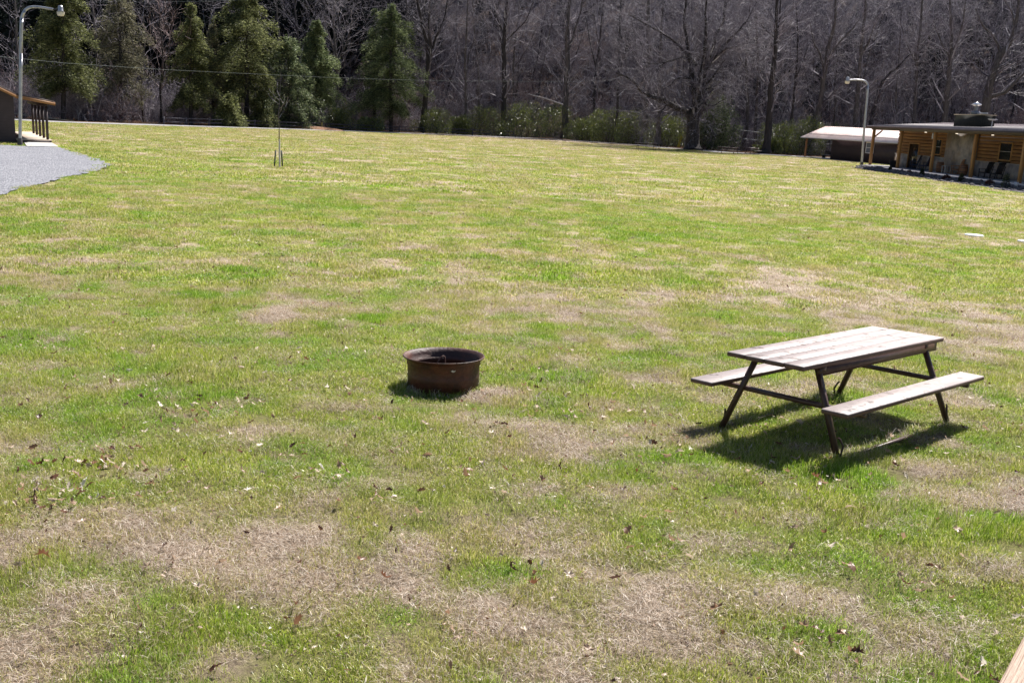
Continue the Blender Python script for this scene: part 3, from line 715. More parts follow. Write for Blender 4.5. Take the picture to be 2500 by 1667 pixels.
def shed():
    A=at(2026,389.5);B=at(2178,403);u_=(B-A);u_.z=0;u_.normalize();ang=math.atan2(u_.y,u_.x);w_=Vector((-u_.y,u_.x,0))
    t=thing('shed','dark brown shed with pinkish metal roof behind the lamp','shed',A,ang)
    pu=plane_u(1966,A,u_,w_,0)
    Lr=16.;ez=2.42;rz=ez+1.25;dp=6.
    b=MB();b.box((0,0,-.1),(Lr,dp,ez));b.add([(0,0,ez),(0,dp,ez),(0,dp/2,rz),(Lr,0,ez),(Lr,dp,ez),(Lr,dp/2,rz)],[np.array([(0,2,1),(3,4,5)])])
    b.build('wall',m_siding,t)
    x0=pu-.35
    r=MB();ribbed(r,x0,Lr+.4,-.55,ez-.12,dp/2,rz,.32);r.build('roof',m_pink,t)
    r=MB();ribbed(r,x0,Lr+.4,dp+.55,ez-.12,dp/2,rz,.32);r.build('rear_roof',m_pink,t)
    r=MB();zz=ez-.12+(rz-ez+.12)*.27;r.box((x0+.3,-.55+.27*(dp/2+.55)-.03,zz+.07),(Lr,-.55+.27*(dp/2+.55)+.03,zz+.11));r.build('snow_guard',m_black,t)
    r=MB();r.box((x0,-.60,ez-.19),(Lr+.4,-.552,ez-.09));r.build('gutter',PM('gutter',(.5,.48,.5)),t)
    for yy in(0,dp-.12): b=MB();b.box((x0+.1,yy,ez-.22),(-.003,yy+.12,ez-.1));b.build('porch_beam',m_black,t)
    for y in(0.02,dp-.15):
        b=MB();b.box((pu-.08,y,-.05),(pu+.08,y+.15,ez-.22));b.build('porch_post',PM('orange_post',(.30,.13,.05),(.36,.17,.07),4),t)
    b=MB();b.box((pu-.3,-.2,-.06),(-.003,dp,.06));b.build('porch_slab',m_conc,t)
    b=MB();b.box((.003,-.75,-.06),(Lr,-.004,.03));b.build('walkway_slab',PM('path_concrete',(.34,.32,.33),(.42,.40,.41),3,.85),t)
    ua=plane_u(2114,A,u_,w_,-.02);ub=plane_u(2134,A,u_,w_,-.02);zt=.382+atD(2124,347,A.y-3).z;zb=zt-1.22
    f=MB()
    for a_,b_ in(((ua,-.05,zb),(ua+.1,.0-.002,zt)),((ub-.1,-.05,zb),(ub,-.002,zt)),((ua+.1,-.05,zt-.1),(ub-.1,-.002,zt)),((ua+.1,-.05,zb),(ub-.1,-.002,zb+.1)),((ua+.1,-.045,(zt+zb)/2-.03),(ub-.1,-.002,(zt+zb)/2+.03))): f.box(a_,b_)
    wn=f.build('window',PM('white_window_trim',(.75,.73,.78)),t)
    g=MB();g.poly([(ua+.1,-.02,zb+.1),(ub-.1,-.02,zb+.1),(ub-.1,-.02,zt-.1),(ua+.1,-.02,zt-.1)]);g.build('pane',PM('grey_blue_pane',(.16,.18,.24),None,rough=.12),wn)
    # dark grill or bench under the shed porch
    g=thing('bench','low dark bench with pale slats under the shed porch','bench',tuple(A+u_*(pu*.45)+w_*1.6),ang)
    s=MB()
    for k in range(3): s.box((-1.1,-.25+k*.17,.43),(1.1,-.11+k*.17,.47))
    s.build('seat',PM('pale_bench',(.42,.42,.46)),g)
    for x in(-.9,.9): s=MB();s.box((x-.05,-.22,0),(x+.05,.22,.43));s.build('leg',m_black,g)
    s=MB();s.box((-1.1,.25,.5),(1.1,.3,.85));s.build('backrest',m_black,g)
    g=thing('charcoal_grill','black park grill on a post under the shed porch','grill',tuple(A+u_*(pu*.2)+w_*3.))
    s=MB();s.tube([(0,0,0),(0,0,.75)],.05,8);s.build('post',m_black,g)
    s=MB();s.box((-.32,-.22,.75),(.32,.22,.80));s.box((-.32,-.22,.8),(-.29,.22,1.));s.box((.29,-.22,.8),(.32,.22,1.));s.box((-.29,.19,.8),(.29,.22,1.));s.build('fire_box',m_black,g)
    M_=Matrix.Translation(A)@Matrix.Rotation(ang,4,'Z');LODGE_CLEAR.append([M_@Vector(p) for p in((pu-.4,-.8,0),(Lr,-.8,0),(Lr,dp,0),(pu-.4,dp,0))])
shed()
# ------------------------------------------------------------------ lodge
m_log=PM('honey_log_siding',(.20,.088,.028),(.29,.14,.048),2.2,.65,.4,8,stretch=(.5,1,3),c3=(.155,.07,.027))
m_post=PM('honey_timber',(.32,.155,.055),(.41,.22,.085),3,.6,.3,10,stretch=(3,3,.3))
m_stone=PM('tan_grey_stone_veneer',(.20,.185,.195),(.44,.385,.36),1.6,.85,.8,5,c3=(.28,.20,.145),det=8)
m_dkfascia=PM('dark_brown_fascia',(.045,.03,.028),(.06,.04,.036),3,.5)
m_glass=PM('dark_window_glass',(.012,.013,.018),None,rough=.08)
m_slab=PM('porch_concrete',(.30,.29,.32),(.38,.37,.40),2,.8,.2,20)
m_bed=PM('stone_mulch',(.05,.045,.05),(.17,.15,.155),9,.95,1,14,det=6)
m_cov=PM('weathered_black_chimney_panel',(.012,.013,.012),(.028,.028,.022),6,.9,.4,8,stretch=(2,2,.6))
def rocking_chair(mat,label):
    t=thing('rocking_chair',label,'rocking chair')
    s=MB()
    for k in range(6): s.box((-.27,-.24+k*.085,.42-.008*k),(.27,-.165+k*.085,.445-.008*k))
    s.build('seat',mat,t)
    s=MB()
    for k in range(6):
        x=-.235+k*.094;s.bar((x,.24,.40),(x,.52,1.12),.07,.02,(0,1,.3))
    s.bar((-.29,.53,1.13),(.29,.53,1.13),.03,.11);s.bar((-.28,.27,.48),(.28,.27,.48),.03,.06);s.build('backrest',mat,t)
    for x in(-.3,.3):
        s=MB();s.bar((x,-.27,.66),(x,.36,.66),.08,.03);s.build('armrest',mat,t)
        s=MB();s.bar((x,-.23,.05),(x,-.23,.65),.045,.045);s.bar((x,.26,.04),(x,.50,.95),.045,.045);s.bar((x,-.23,.38),(x,.3,.36),.03,.05);s.build('leg',mat,t)
        s=MB();s.tube([(x,-.5,.10),(x,-.25,.04),(x,0,.022),(x,.3,.04),(x,.62,.13)],.024,6);s.build('rocker',mat,t)
    return t
def lodge():
    A=at(2123.7,402.5,.35);B=at(2380,434.6,.35);A.z=B.z=zgf(A.x,A.y);u_=(B-A);u_.z=0;u_.normalize();ang=math.atan2(u_.y,u_.x);w_=Vector((-u_.y,u_.x,0))
    O=A.copy()
    t=thing('lodge','long honey coloured log lodge with stone base and deep porch','lodge',O,ang)
    U=lambda px,off=0:plane_u(px,O,u_,w_,off)
    Wd=1.9;end=34.;sz=.35;pt=sz+3.10
    ps=[0,U(2197),U(2280),U(2380),U(2502)]+[U(2502)+6*k for k in(1,2)]
    D=9.5
    c0=max(U(2191,Wd),.4)
    # slab and bed
    b=MB();b.box((-.35,-.35,0.0),(end,D,sz));b.build('porch_slab',m_slab,t)
    b=MB();V=[(-.8,-.35,.26),(end,-.35,.22),(end,-3.0,.02),(14,-2.4,.02),(4,-1.6,.02),(-.8,-.9,.02)]
    b.add(V,[np.array([[0,5,4],[0,4,1],[4,3,1],[3,2,1]])]);b.build('planting_bed',m_bed,t)
    # river stones
    st=MB();rs=np.random.default_rng(5)
    for k in range(420):
        x=rs.uniform(-.6,30);f=rs.uniform(0,1);yy=-.4-f*(min(1.2+x*.06,2.4));z=.24*(1-f)+.02;r=rs.uniform(.05,.16)
        P=np.array([(math.cos(a)*math.cos(e),math.sin(a)*math.cos(e),math.sin(e)*.6) for e in(-.2,.5,) for a in np.arange(6)/6*6.28]+[(0,0,.6)])
        P=P*r*rs.uniform(.8,1.2,3)+np.array([x,yy,z])
        i=np.arange(6);st.add(P,[np.stack([i,(i+1)%6,6+(i+1)%6,6+i],1),np.stack([6+i,6+(i+1)%6,np.full(6,12)],1)])
    st.build('bed_stones',PM('river_stone',(.07,.065,.08),(.20,.185,.20),3,.9),t)['kind']='stuff'
    for k,x in enumerate(ps):
        b=MB();b.box((x-.11,-.11,sz),(x+.11,.11,pt),.012);b.build('porch_post',m_post,t)
    b=MB();b.box((-.3,-.13,pt),(end,.13,pt+.26));b.build('porch_beam',m_dkfascia,t)
    # brace on first post
    b=MB();b.bar((0,-.0,pt-.7),(-.0,.75,pt-.02),.10,.12);b.build('knee_brace',m_post,t)
    # log courses with openings
    wins=[(U(2277,Wd),U(2299,Wd),1.66,2.98),(U(2441,Wd),U(2473,Wd),1.66,3.0)];door=(U(2221,Wd),U(2244,Wd),sz,2.42);chim=(U(2317,Wd),U(2388,Wd))
    wz0,wz1=1.50,pt+.30;row=.262
    b=MB();b.box((c0+.02,Wd+.07,sz),(end,D-.07,pt+.28));b.build('wall',PM('dark_backing',(.035,.018,.01)),t)
    lg=MB();z=wz0;k=0
    while z<wz1-.05:
        z1=min(z+row-.045,wz1);segs=[(c0,end)]
        for (a_,b_,p,q) in wins+[door+(0,) if False else door]:
            if q>z and p<z1: segs=[s for (s0,s1) in segs for s in(((s0,min(s1,a_)),(max(s0,b_),s1)) if s1>a_ and s0<b_ else ((s0,s1),)) if s[1]-s[0]>.05]
        segs=[s for (s0,s1) in segs for s in(((s0,min(s1,chim[0])),(max(s0,chim[1]),s1)) if s1>chim[0] and s0<chim[1] else ((s0,s1),)) if s[1]-s[0]>.05]
        for (s0,s1) in segs: lg.box((s0,Wd-.02+random.uniform(-.006,.006),z),(s1,Wd+.07,z1),.02)
        lg.box((c0-.02,Wd-.02,z),(c0+.02,D,z1),.015)
        z+=row;k+=1
    lg.build('log_siding',m_log,t)
    s=MB();g0=door[0];g1=door[1]
    s.box((c0-.06,Wd-.08,sz),(g0-.1,Wd+.06,wz0-.03));s.box((g1+.1,Wd-.08,sz),(chim[0],Wd+.06,wz0-.03));s.box((chim[1],Wd-.08,sz),(end,Wd+.06,wz0-.03));s.box((c0-.08,Wd+.06,sz),(c0+.0,D,wz0-.03))
    s.build('stone_wainscot',m_stone,t)
    s=MB();s.box((c0-.1,Wd-.12,wz0-.03),(g0-.1,Wd+.0,wz0+.02));s.box((g1+.1,Wd-.12,wz0-.03),(chim[0],Wd+.0,wz0+.02));s.box((chim[1],Wd-.12,wz0-.03),(end,Wd,wz0+.02));s.build('stone_cap',PM('stone_cap',(.42,.40,.40)),t)
    s=MB();s.box((chim[0],Wd-.30,sz),(chim[1],Wd+.06,pt+.3));s.build('stone_chimney_breast',m_stone,t)
    for a_,b_,z0,z1 in wins:
        f=MB();q=.09
        f.box((a_,Wd-.05,z0),(a_+q,Wd+.05,z1));f.box((b_-q,Wd-.05,z0),(b_,Wd+.05,z1));f.box((a_+q,Wd-.05,z1-q),(b_-q,Wd+.05,z1));f.box((a_+q,Wd-.06,z0),(b_-q,Wd+.05,z0+q))
        wn=f.build('window',m_post,t)
        g=MB();g.poly([(a_+q,Wd+.0,z0+q),(b_-q,Wd+.0,z0+q),(b_-q,Wd+.0,z1-q),(a_+q,Wd+.0,z1-q)]);g.build('pane',m_glass,wn)
        g=MB();zz=(z0+z1)/2;g.box((a_+q,Wd-.03,zz-.02),(b_-q,Wd-.002,zz+.02));g.build('sash_rail',PM('sash',(.35,.33,.33)),wn)
    f=MB();f.box((g0-.1,Wd-.06,sz),(g0,Wd+.05,door[3]));f.box((g1,Wd-.06,sz),(g1+.1,Wd+.05,door[3]));f.box((g0-.1,Wd-.06,door[3]),(g1+.1,Wd+.05,door[3]+.1));dr=f.build('door',m_post,t)
    f=MB();f.box((g0,Wd+.0,sz),(g1,Wd+.04,door[3]));f.build('door_leaf',PM('dark_glass_door',(.02,.02,.022),None,rough=.15),dr)
    # roof
    ov=.55;y1=6.8;ez=pt+.30;rz=ez+.62
    r=MB();ribbed(r,-.55,end,-ov,ez,y1,rz,.42,th=.03,rh=.04);r.build('roof',m_greyroof,t)
    r=MB();ribbed(r,-.55,end,D+ov+1,ez,y1,rz,.42,th=.03,rh=.04);r.build('rear_roof',m_greyroof,t)
    r=MB();r.box((-.6,-ov-.05,ez-.20),(end,-ov-.0,ez+.0));r.box((-.6,-ov,ez-.20),(-.551,y1,ez-.02));r.build('fascia',m_dkfascia,t)
    r=MB();r.box((-.5,.132,pt+.03),(end,Wd-.03,pt+.06));r.build('soffit',PM('soffit_boards',(.24,.12,.045),(.3,.16,.06),3,.6),t)
    m_em,t2,N,l=nodes('lit_downlight');e=N('ShaderNodeEmission');e.inputs[0].default_value=(1,.85,.65,1);e.inputs[1].default_value=1.1;o_=N('ShaderNodeOutputMaterial');l(e.outputs[0],o_.inputs[0])
    for px in(2255,2331,2419):
        x=U(px,.75);b=MB();b.lathe([(0,-.03),(.085,-.03),(.095,.032)],14,(x,.75,pt));b.build('downlight',m_em,t)
    x=ps[2];b=MB();b.box((x-.2,-.2,pt-.5),(x-.115,-.05,pt-.05),.01);b.build('flood_light',PM('white_fixture',(.65,.66,.7)),t)
    # boxed chimney, flue and roof vents
    ca,cb=U(2320,Wd),U(2386,Wd);zr=lambda y:ez+(y+ov)/(y1+ov)*(rz-ez)
    cz=.382+atD(2330,281,(O+u_*ca+w_*Wd).y).z
    c=MB();c.box((ca,Wd,zr(Wd)-.1),(cb,Wd+1.05,cz));ch=c.build('chimney',m_cov,t)
    c=MB();c.box((ca-.07,Wd-.07,cz),(cb+.07,Wd+1.12,cz+.05));c.build('chimney_cap',PM('tan_cap',(.5,.42,.3)),ch)
    mid=(ca+cb)/2+.1;c=MB();c.lathe([(.0,.0),(.36,.0),(.36,.22),(.28,.27),(0,.27)],16,(mid,Wd+.5,cz+.05));c.tube([(mid,Wd+.5,cz+.3),(mid,Wd+.5,cz+.62)],.16,12);c.build('flue_pipe',PM('dull_steel_flue',(.22,.22,.25),None,rough=.45,metal=.6),ch)
    c=MB();c.lathe([(0,.22),(.38,.02),(.38,-.0),(0,-.16)],16,(mid,Wd+.5,cz+.80));c.build('flue_cowl',PM('bright_steel',(.85,.85,.88),None,rough=.25,metal=.6),ch)
    c=MB();c.box((mid+.45,Wd+.4,cz+.12),(mid+1.7,Wd+.6,cz+.2));c.build('metal_strip',PM('pale_metal_strip',(.6,.6,.66),None,rough=.4),ch)
    vx=U(2413,.6);zv=zr(.6);v=MB();v.tube([(vx,.6,zv),(vx,.6,zv+.62)],.03,8);v.lathe([(0,.60),(.2,.62),(.34,.70),(.33,.71),(0,.64)],16,(vx,.6,zv));v.build('roof_vent',PM('white_vent',(.62,.62,.66)),t)
    vx=U(2497,3.);v=MB();v.tube([(vx,3,zr(3)),(vx,3,zr(3)+.35)],.09,10);v.tube([(vx,3,zr(3)+.35),(vx,3,zr(3)+.85)],.07,10);v.lathe([(0,.95),(.14,.86),(.14,.84),(0,.84)],12,(vx,3,zr(3)));v.build('vent_pipe',m_galv,t)
    W3=lambda x,y,z=sz:tuple(O+u_*x+w_*y+Vector((0,0,z)))
    # furniture on the porch
    m_blue=PM('navy_painted_wood',(.018,.028,.065),(.03,.042,.09),4,.5);m_dkw=PM('black_painted_wood',(.015,.015,.02),(.028,.026,.03),4,.5)
    ch1=rocking_chair(m_blue,'dark blue rocking chair beside the lodge door')
    grp='rocking chairs on the lodge porch'
    ch1.location=W3(U(2237,1.1),1.1);ch1.rotation_euler=(0,0,ang-.7);ch1['group']=grp
    c2=copy_tree(ch1);c2.location=W3(U(2263,1.15),1.15);c2.rotation_euler=(0,0,ang-.95);c2['label']='dark blue rocking chair just left of the second porch post, under the window'
    ch2=rocking_chair(m_dkw,'black rocking chair close to the right of the third full porch post');ch2['group']=grp
    ch2.location=W3(U(2413,1.0),1.0);ch2.rotation_euler=(0,0,ang-1.25)
    c3=copy_tree(ch2);c3.location=W3(U(2440,1.0),1.05);c3.rotation_euler=(0,0,ang-1.4);c3['label']='rightmost black rocking chair, in front of the stone base under the right window'
    m_wc=PM('brown_wood_chair',(.26,.12,.06),(.36,.18,.09),4,.6)
    c4=rocking_chair(m_wc,'brown wooden rocking chair in front of the stone chimney breast');c4['group']=grp;c4.location=W3(U(2340,1.0),1.0);c4.rotation_euler=(0,0,ang-.25)
    # barrels
    def barrel(label):
        q=thing('barrel',label,'barrel',group='barrels on the lodge porch')
        s=MB();s.lathe([(0,0),(.24,0),(.29,.2),(.31,.42),(.29,.64),(.24,.84),(.22,.84),(0,.82)],20);s.build('barrel_body',PM('barrel_oak',(.16,.07,.035),(.26,.12,.06),5,.6,stretch=(4,4,.4)),q,smooth=True)
        for z,r in((.10,.272),(.27,.305),(.58,.304),(.74,.268)):
            s=MB();s.lathe([(r,z-.02),(r+.006,z-.02),(r+.004,z+.02),(r-.004,z+.02)],20);s.build('hoop',m_black,q)
        return q
    b1=barrel('wooden barrel just right of the second porch post');b1.location=W3(U(2302,.9),.9)
    b2=copy_tree(b1);b2.location=W3(U(2361,.9),.9);b2['label']='wooden barrel between the brown chair and the third porch post'
    q=thing('side_table','small pale wooden table with thin legs between barrel and brown chair','side table',W3(U(2318,.75),.75),ang)
    m_pl=PM('pale_grey_wood',(.40,.37,.36),(.5,.46,.45),4,.7)
    s=MB();s.box((-.3,-.25,.56),(.3,.25,.60));s.build('tabletop',m_pl,q)
    for x in(-.26,.26):
        for y in(-.21,.21): s=MB();s.box((x-.03,y-.03,0),(x+.03,y+.03,.56));s.build('leg',m_pl,q)
    s=MB();s.box((-.24,-.2,.16),(.24,.2,.19));s.build('lower_shelf',m_pl,q)
    pl=thing('planter','black tapered planter at the left end of the porch','planter',W3(U(2186,.6),.6),ang)
    s=MB();s.lathe([(0,0),(.24,0),(.36,.55),(.39,.58),(.33,.58),(.3,.5),(0,.5)],20);s.build('pot',m_black,pl)
    s=MB();s.lathe([(0,.515),(.30,.505)],16);s.build('soil',PM('soil',(.05,.035,.025)),pl)
    bk=thing('bucket','small white bucket at the base of the porch post by the right edge','bucket',W3(U(2496,-1.0),-1.0,.18))
    s=MB();s.lathe([(0,0),(.12,0),(.15,.3),(.14,.3),(.11,.02)],16);s.build('bucket_body',PM('white_plastic',(.7,.7,.78)),bk)
    s=MB();s.tube([(-.15,0,.28),(-.1,0,.38),(0,0,.42),(.1,0,.38),(.15,0,.28)],.008,6);s.build('handle',m_galv,bk)
    M_=Matrix.Translation(O)@Matrix.Rotation(ang,4,'Z');LODGE_CLEAR.append([M_@Vector(p) for p in((-.8,-.9,0),(4,-1.6,0),(14,-2.4,0),(end,-3,0),(end,D,0),(-.8,D,0))])
    return U,W3
LU,LW=lodge()

# ------------------------------------------------------------------ foliage
def cards(C,Dv,L,Wd,r,fold=.0):
    """diamond leaf cards: centre C, axis Dv"""
    n=len(C);Dv=Dv/np.linalg.norm(Dv,axis=1)[:,None];a=r.normal(0,1,(n,3));S=np.cross(Dv,a);S/=np.linalg.norm(S,axis=1)[:,None]+1e-9
    L=np.broadcast_to(L,(n,))[:,None];Wd=np.broadcast_to(Wd,(n,))[:,None]
    V=np.stack([C-Dv*L/2,C+S*Wd/2-Dv*L*.05,C+Dv*L/2,C-S*Wd/2-Dv*L*.05],1).reshape(-1,3)
    Q=np.arange(n)[:,None]*4+np.array([0,1,2,3]);return V,Q
m_hem=leafmat('hemlock_needles',[(0.,(.055,.075,.04)),(.42,(.145,.185,.085)),(.78,(.26,.31,.135)),(1.,(.43,.48,.28))],.55,.45,gl=.05)
m_hemo=leafmat('olive_pine_needles',[(0.,(.055,.066,.032)),(.42,(.16,.18,.07)),(.78,(.28,.30,.115)),(1.,(.45,.46,.25))],.55,.45,gl=.05)
m_brn=leafmat('thin_brown_green_needles',[(0.,(.09,.085,.06)),(.5,(.22,.21,.13)),(1.,(.42,.39,.28))],.45,.5,gl=.05)
m_blu=leafmat('bluish_green_needles',[(0.,(.05,.072,.04)),(.5,(.13,.165,.085)),(.85,(.25,.29,.14)),(1.,(.42,.45,.27))],.5,.4,gl=.06)
m_rho=leafmat('rhododendron_leaf',[(0.,(.035,.05,.012)),(.5,(.12,.155,.028)),(.85,(.26,.29,.055)),(1.,(.42,.42,.14))],.45,.25,gl=.3)
m_dkc=leafmat('shaded_conifer_needles',[(0.,(.010,.015,.014)),(.7,(.020,.028,.024)),(1.,(.05,.06,.05))],.1,.6,gl=.02)  # hemlock needles with the slope's shade put into the colour
def conifer(px,D,pytop,wpx,label,mat,n=11000,seed=0,low=.12,shape=.75,droop=.25,sparse=0.,lean=0.,group='conifers beyond the lane',name='conifer_tree'):
    r=np.random.default_rng(seed);G=gD(px,D);G.z=min(G.z,-.3);T=atD(px+lean,pytop,D);H=T.z-G.z;Rw=wpx/2/F*D
    t=thing(name,label,'tree',G,group=group)
    lx=T.x-G.x
    b=MB();zs=np.linspace(0,1,9);pth=np.stack([lx*zs+.1*np.sin(zs*5+seed)*zs,.1*np.cos(zs*4)*zs,H*zs*.97],1)
    b.tube(pth,.022*H*(1-zs)**.8*.75+.02,9);
    nb=int(46);hs=[];
    S=[]
    C=[];Dv=[];
    for k in range(nb*2):
        f=low+(1-low)*(k+r.uniform(0,1))/(nb*2);
        if f>.985:continue
        az=r.uniform(0,6.28);env=min(1,((1-f)/(1-low))**shape*1.18)*(.75+.25*min(1,(f-low)/.12+.3));Lb=Rw*env*r.uniform(.5,1.22)*(1+.22*math.sin(az*2+seed)+.14*math.sin(f*23+az))*(1-sparse*r.uniform(0,1))+.25
        base=np.array([lx*f,0,H*f]);d=np.array([math.cos(az),math.sin(az),0]);rise=r.uniform(.05,.35) if f>.5 else r.uniform(-.1,.25)
        m=7;q=np.linspace(0,1,m)[:,None];pp=base+d*q*Lb+np.array([0,0,1.])*(rise*q-droop*1.6*q*q)*Lb
        S+= [(*pp[i],*pp[i+1],.012*H*.25*(1-i/m)+.012,.012*H*.25*(1-(i+1)/m)+.008) for i in range(m-1)]
        nn=int(n/(nb*2)*(.35+env)*3.6);tt=r.beta(1.6,1.1,nn);side=r.normal(0,1,nn)*.22*Lb*(1.15-tt);sd_=np.array([-d[1],d[0],0])
        i=np.clip((tt*(m-1)).astype(int),0,m-2);fr=(tt*(m-1)-i)[:,None];c=pp[i]*(1-fr)+pp[i+1]*fr+side[:,None]*sd_
        c[:,2]+=r.normal(0,.26,nn)*(.5+Lb*.15)-np.abs(side)*.15;c+=r.normal(0,.10,(nn,3))
        C.append(c);Dv.append(d+sd_*np.sign(side)[:,None]*.8+r.normal(0,.35,(nn,3))+np.array([0,0,-.25]))
    # leader tuft
    C.append(np.stack([lx*.985+r.normal(0,.18,150),r.normal(0,.18,150),H*(.94+r.uniform(0,.06,150))],1));Dv.append(r.normal(0,.5,(150,3))+np.array([0,0,.7]))
    v_,q_=segs_to_mesh(np.array(S),4);b.add(v_,[q_]);b.build('trunk',m_barkd,t,smooth=True)
    C=np.concatenate(C);Dv=np.concatenate(Dv);n2=len(C)
    V,Q=cards(C,Dv,r.uniform(.12,.34,n2),r.uniform(.045,.11,n2),r)
    mk('crown',V,[Q],mat,t,attrs={'rnd':('POINT',np.repeat(r.uniform(0,1,n2)**1.2,4))})
    return t
# (px, extra distance, top y, crown width px, label, material, cards)
def RD(px):  # distance of the lane's far side at that column
    d=ray(px,330);ys=np.linspace(60,150,900);xs=d[0]/d[1]*ys;k=np.argmax(ys>road_y(xs)+4.3);return ys[k]
CON=[(155,6,-70,190,'wide olive conifer behind the cabin porch, leftmost of the tall evergreens',m_hemo,13000,.2,.1),
(295,9,-25,185,'thin brownish green conifer second from the left',m_brn,7000,.2,.35),
(466,5,8,135,'slim pointed conifer left of the tallest evergreen clump',m_hemo,9000,.17,.1),
(520,8,60,95,'dull thin conifer squeezed between the slim one and the broad tallest one',m_brn,5000,.12,.3),
(602,6,-60,225,'broad tallest evergreen with a dense rounded top',m_hemo,17000,.18,.1),
(705,4,92,190,'low spreading bluish evergreen right of the tallest one',m_blu,8000,.05,.2),
(772,6,52,135,'pointed evergreen with a bright green right edge and thick bare trunk foot',m_hem,11000,.22,.1),
(955,4,10,200,'large dark conical conifer standing alone left of the bare trees',m_hem,15000,.15,.1),
(915,9,22,90,'narrow pale green conifer top behind the large conical one',m_blu,5000,.2,.2),
(640,3,225,90,'small bushy evergreen at the foot of the tallest one',m_hemo,4000,.02,.1),
(560,2,232,110,'small yellow green evergreen bush beside the lane, left of the thick trunk',m_hemo,4500,.02,.1),
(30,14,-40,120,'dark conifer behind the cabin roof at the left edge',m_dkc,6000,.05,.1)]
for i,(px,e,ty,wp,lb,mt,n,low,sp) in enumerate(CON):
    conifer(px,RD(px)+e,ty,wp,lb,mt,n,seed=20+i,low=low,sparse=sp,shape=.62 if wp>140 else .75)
# juniper-like bush right of the big bare tree
def bush(name,px,D,w_px,ytop,label,mat,n,cat,group,seed,ybase=None,gl=(.09,.17),lobes=7,flat=1.):
    r=np.random.default_rng(seed);G=gD(px,D);G.z=min(G.z,-.35);T=atD(px,ytop,D);H=T.z-G.z;Rw=w_px/2/F*D
    t=thing(name,label,cat,G,group=group)
    C=[];Dv=[];per=n//lobes
    cen=[(r.uniform(-.62,.62)*Rw,r.uniform(-.5,.5)*Rw*flat,H*r.uniform(.3,.68)) for _ in range(lobes)];cen[0]=(0,0,H*.62)
    for (cx_,cy_,cz_) in cen:
        a=r.normal(0,1,(per,3));a/=np.linalg.norm(a,axis=1)[:,None];q=r.uniform(.35,1,per)**.5;sc=np.array([Rw*r.uniform(.38,.5),Rw*r.uniform(.35,.5)*flat,max(H-cz_,H*.25)*1.0])
        wob=1+.22*np.sin(a[:,0]*5+cx_)*np.cos(a[:,2]*6+cy_)
        c=np.array([cx_,cy_,cz_])+a*q[:,None]*sc*wob[:,None];k=c[:,2]>.05;C.append(c[k]);Dv.append((a+r.normal(0,.6,(per,3))+np.array([0,0,-.2]))[k])
    lowc=np.stack([r.uniform(-1,1,per*2)*Rw*.95,r.uniform(-1,1,per*2)*Rw*.5*flat,r.uniform(.05,.5,per*2)*H],1);C.append(lowc);Dv.append(r.normal(0,1,(per*2,3)))
    C=np.concatenate(C);Dv=np.concatenate(Dv);n2=len(C)
    V,Q=cards(C,Dv,r.uniform(gl[0],gl[1],n2),r.uniform(gl[0]*.4,gl[1]*.42,n2),r)
    mk('foliage',V,[Q],mat,t,attrs={'rnd':('POINT',np.repeat(r.uniform(0,1,n2)**1.3,4))})
    S=[];
    for k in range(8):
        grow(r,(r.uniform(-.4,.4)*Rw,r.uniform(-.3,.3)*Rw,-.1),(r.normal(0,.3),r.normal(0,.3),1),H*.5,.05,0,S,dict(wob=.12,up=.03,lev=1,nc=[3],rmin=.015))
    v_,q_=segs_to_mesh(np.array(S),4);mk('stems',v_,[q_],m_barkd,t)
    return t
RG='rhododendron thicket beyond the lane'
for i,(px,e,w_,yt,lb) in enumerate([(840,2.5,90,262,'low dark rhododendron left of the conical conifer'),(905,2,70,285,'small glossy rhododendron at the foot of the conical conifer'),(1052,1.5,105,263,'round yellow green rhododendron right of the conical conifer'),
 (1120,2.5,70,282,'low dark rhododendron in the dip left of the big thicket'),(1195,2,110,258,'left shoulder of the big rhododendron thicket'),(1270,2.5,130,247,'tallest rhododendron in the middle of the big thicket'),(1345,2,120,256,'right shoulder of the big rhododendron thicket'),
 (1425,1.8,100,285,'low rhododendron right of the thick grey trunk'),(1490,2,110,264,'rhododendron behind the thin grey pole like trunk'),(1545,2.4,85,270,'rhododendron left of the far picnic table'),(1625,3,110,280,'dark rhododendron between the picnic table and the big bare tree'),
 (1905,5,110,297,'rhododendron with reddish leaves left of the shed'),(1965,7,110,285,'tall dark rhododendron touching the shed roof'),(2020,12,120,300,'dark rhododendron behind the shed porch'),(1880,4,70,335,'low brown green shrub left of the shed porch')]):
    bush('rhododendron_bush',px,RD(px)+e,w_,yt,lb,m_rho,9000,'shrub',RG,200+i)
bush('evergreen_bush',1752,RD(1752)+5,120,238,'large rounded bluish green bush lit yellow on its right side, beside the big bare tree',m_blu,11000,'bush',None,300,gl=(.12,.3),lobes=9)
bush('evergreen_bush',1722,RD(1722)+7,80,200,'taller thin green bush top behind the big bare tree trunk',m_brn,4000,'bush',None,301,gl=(.12,.3))
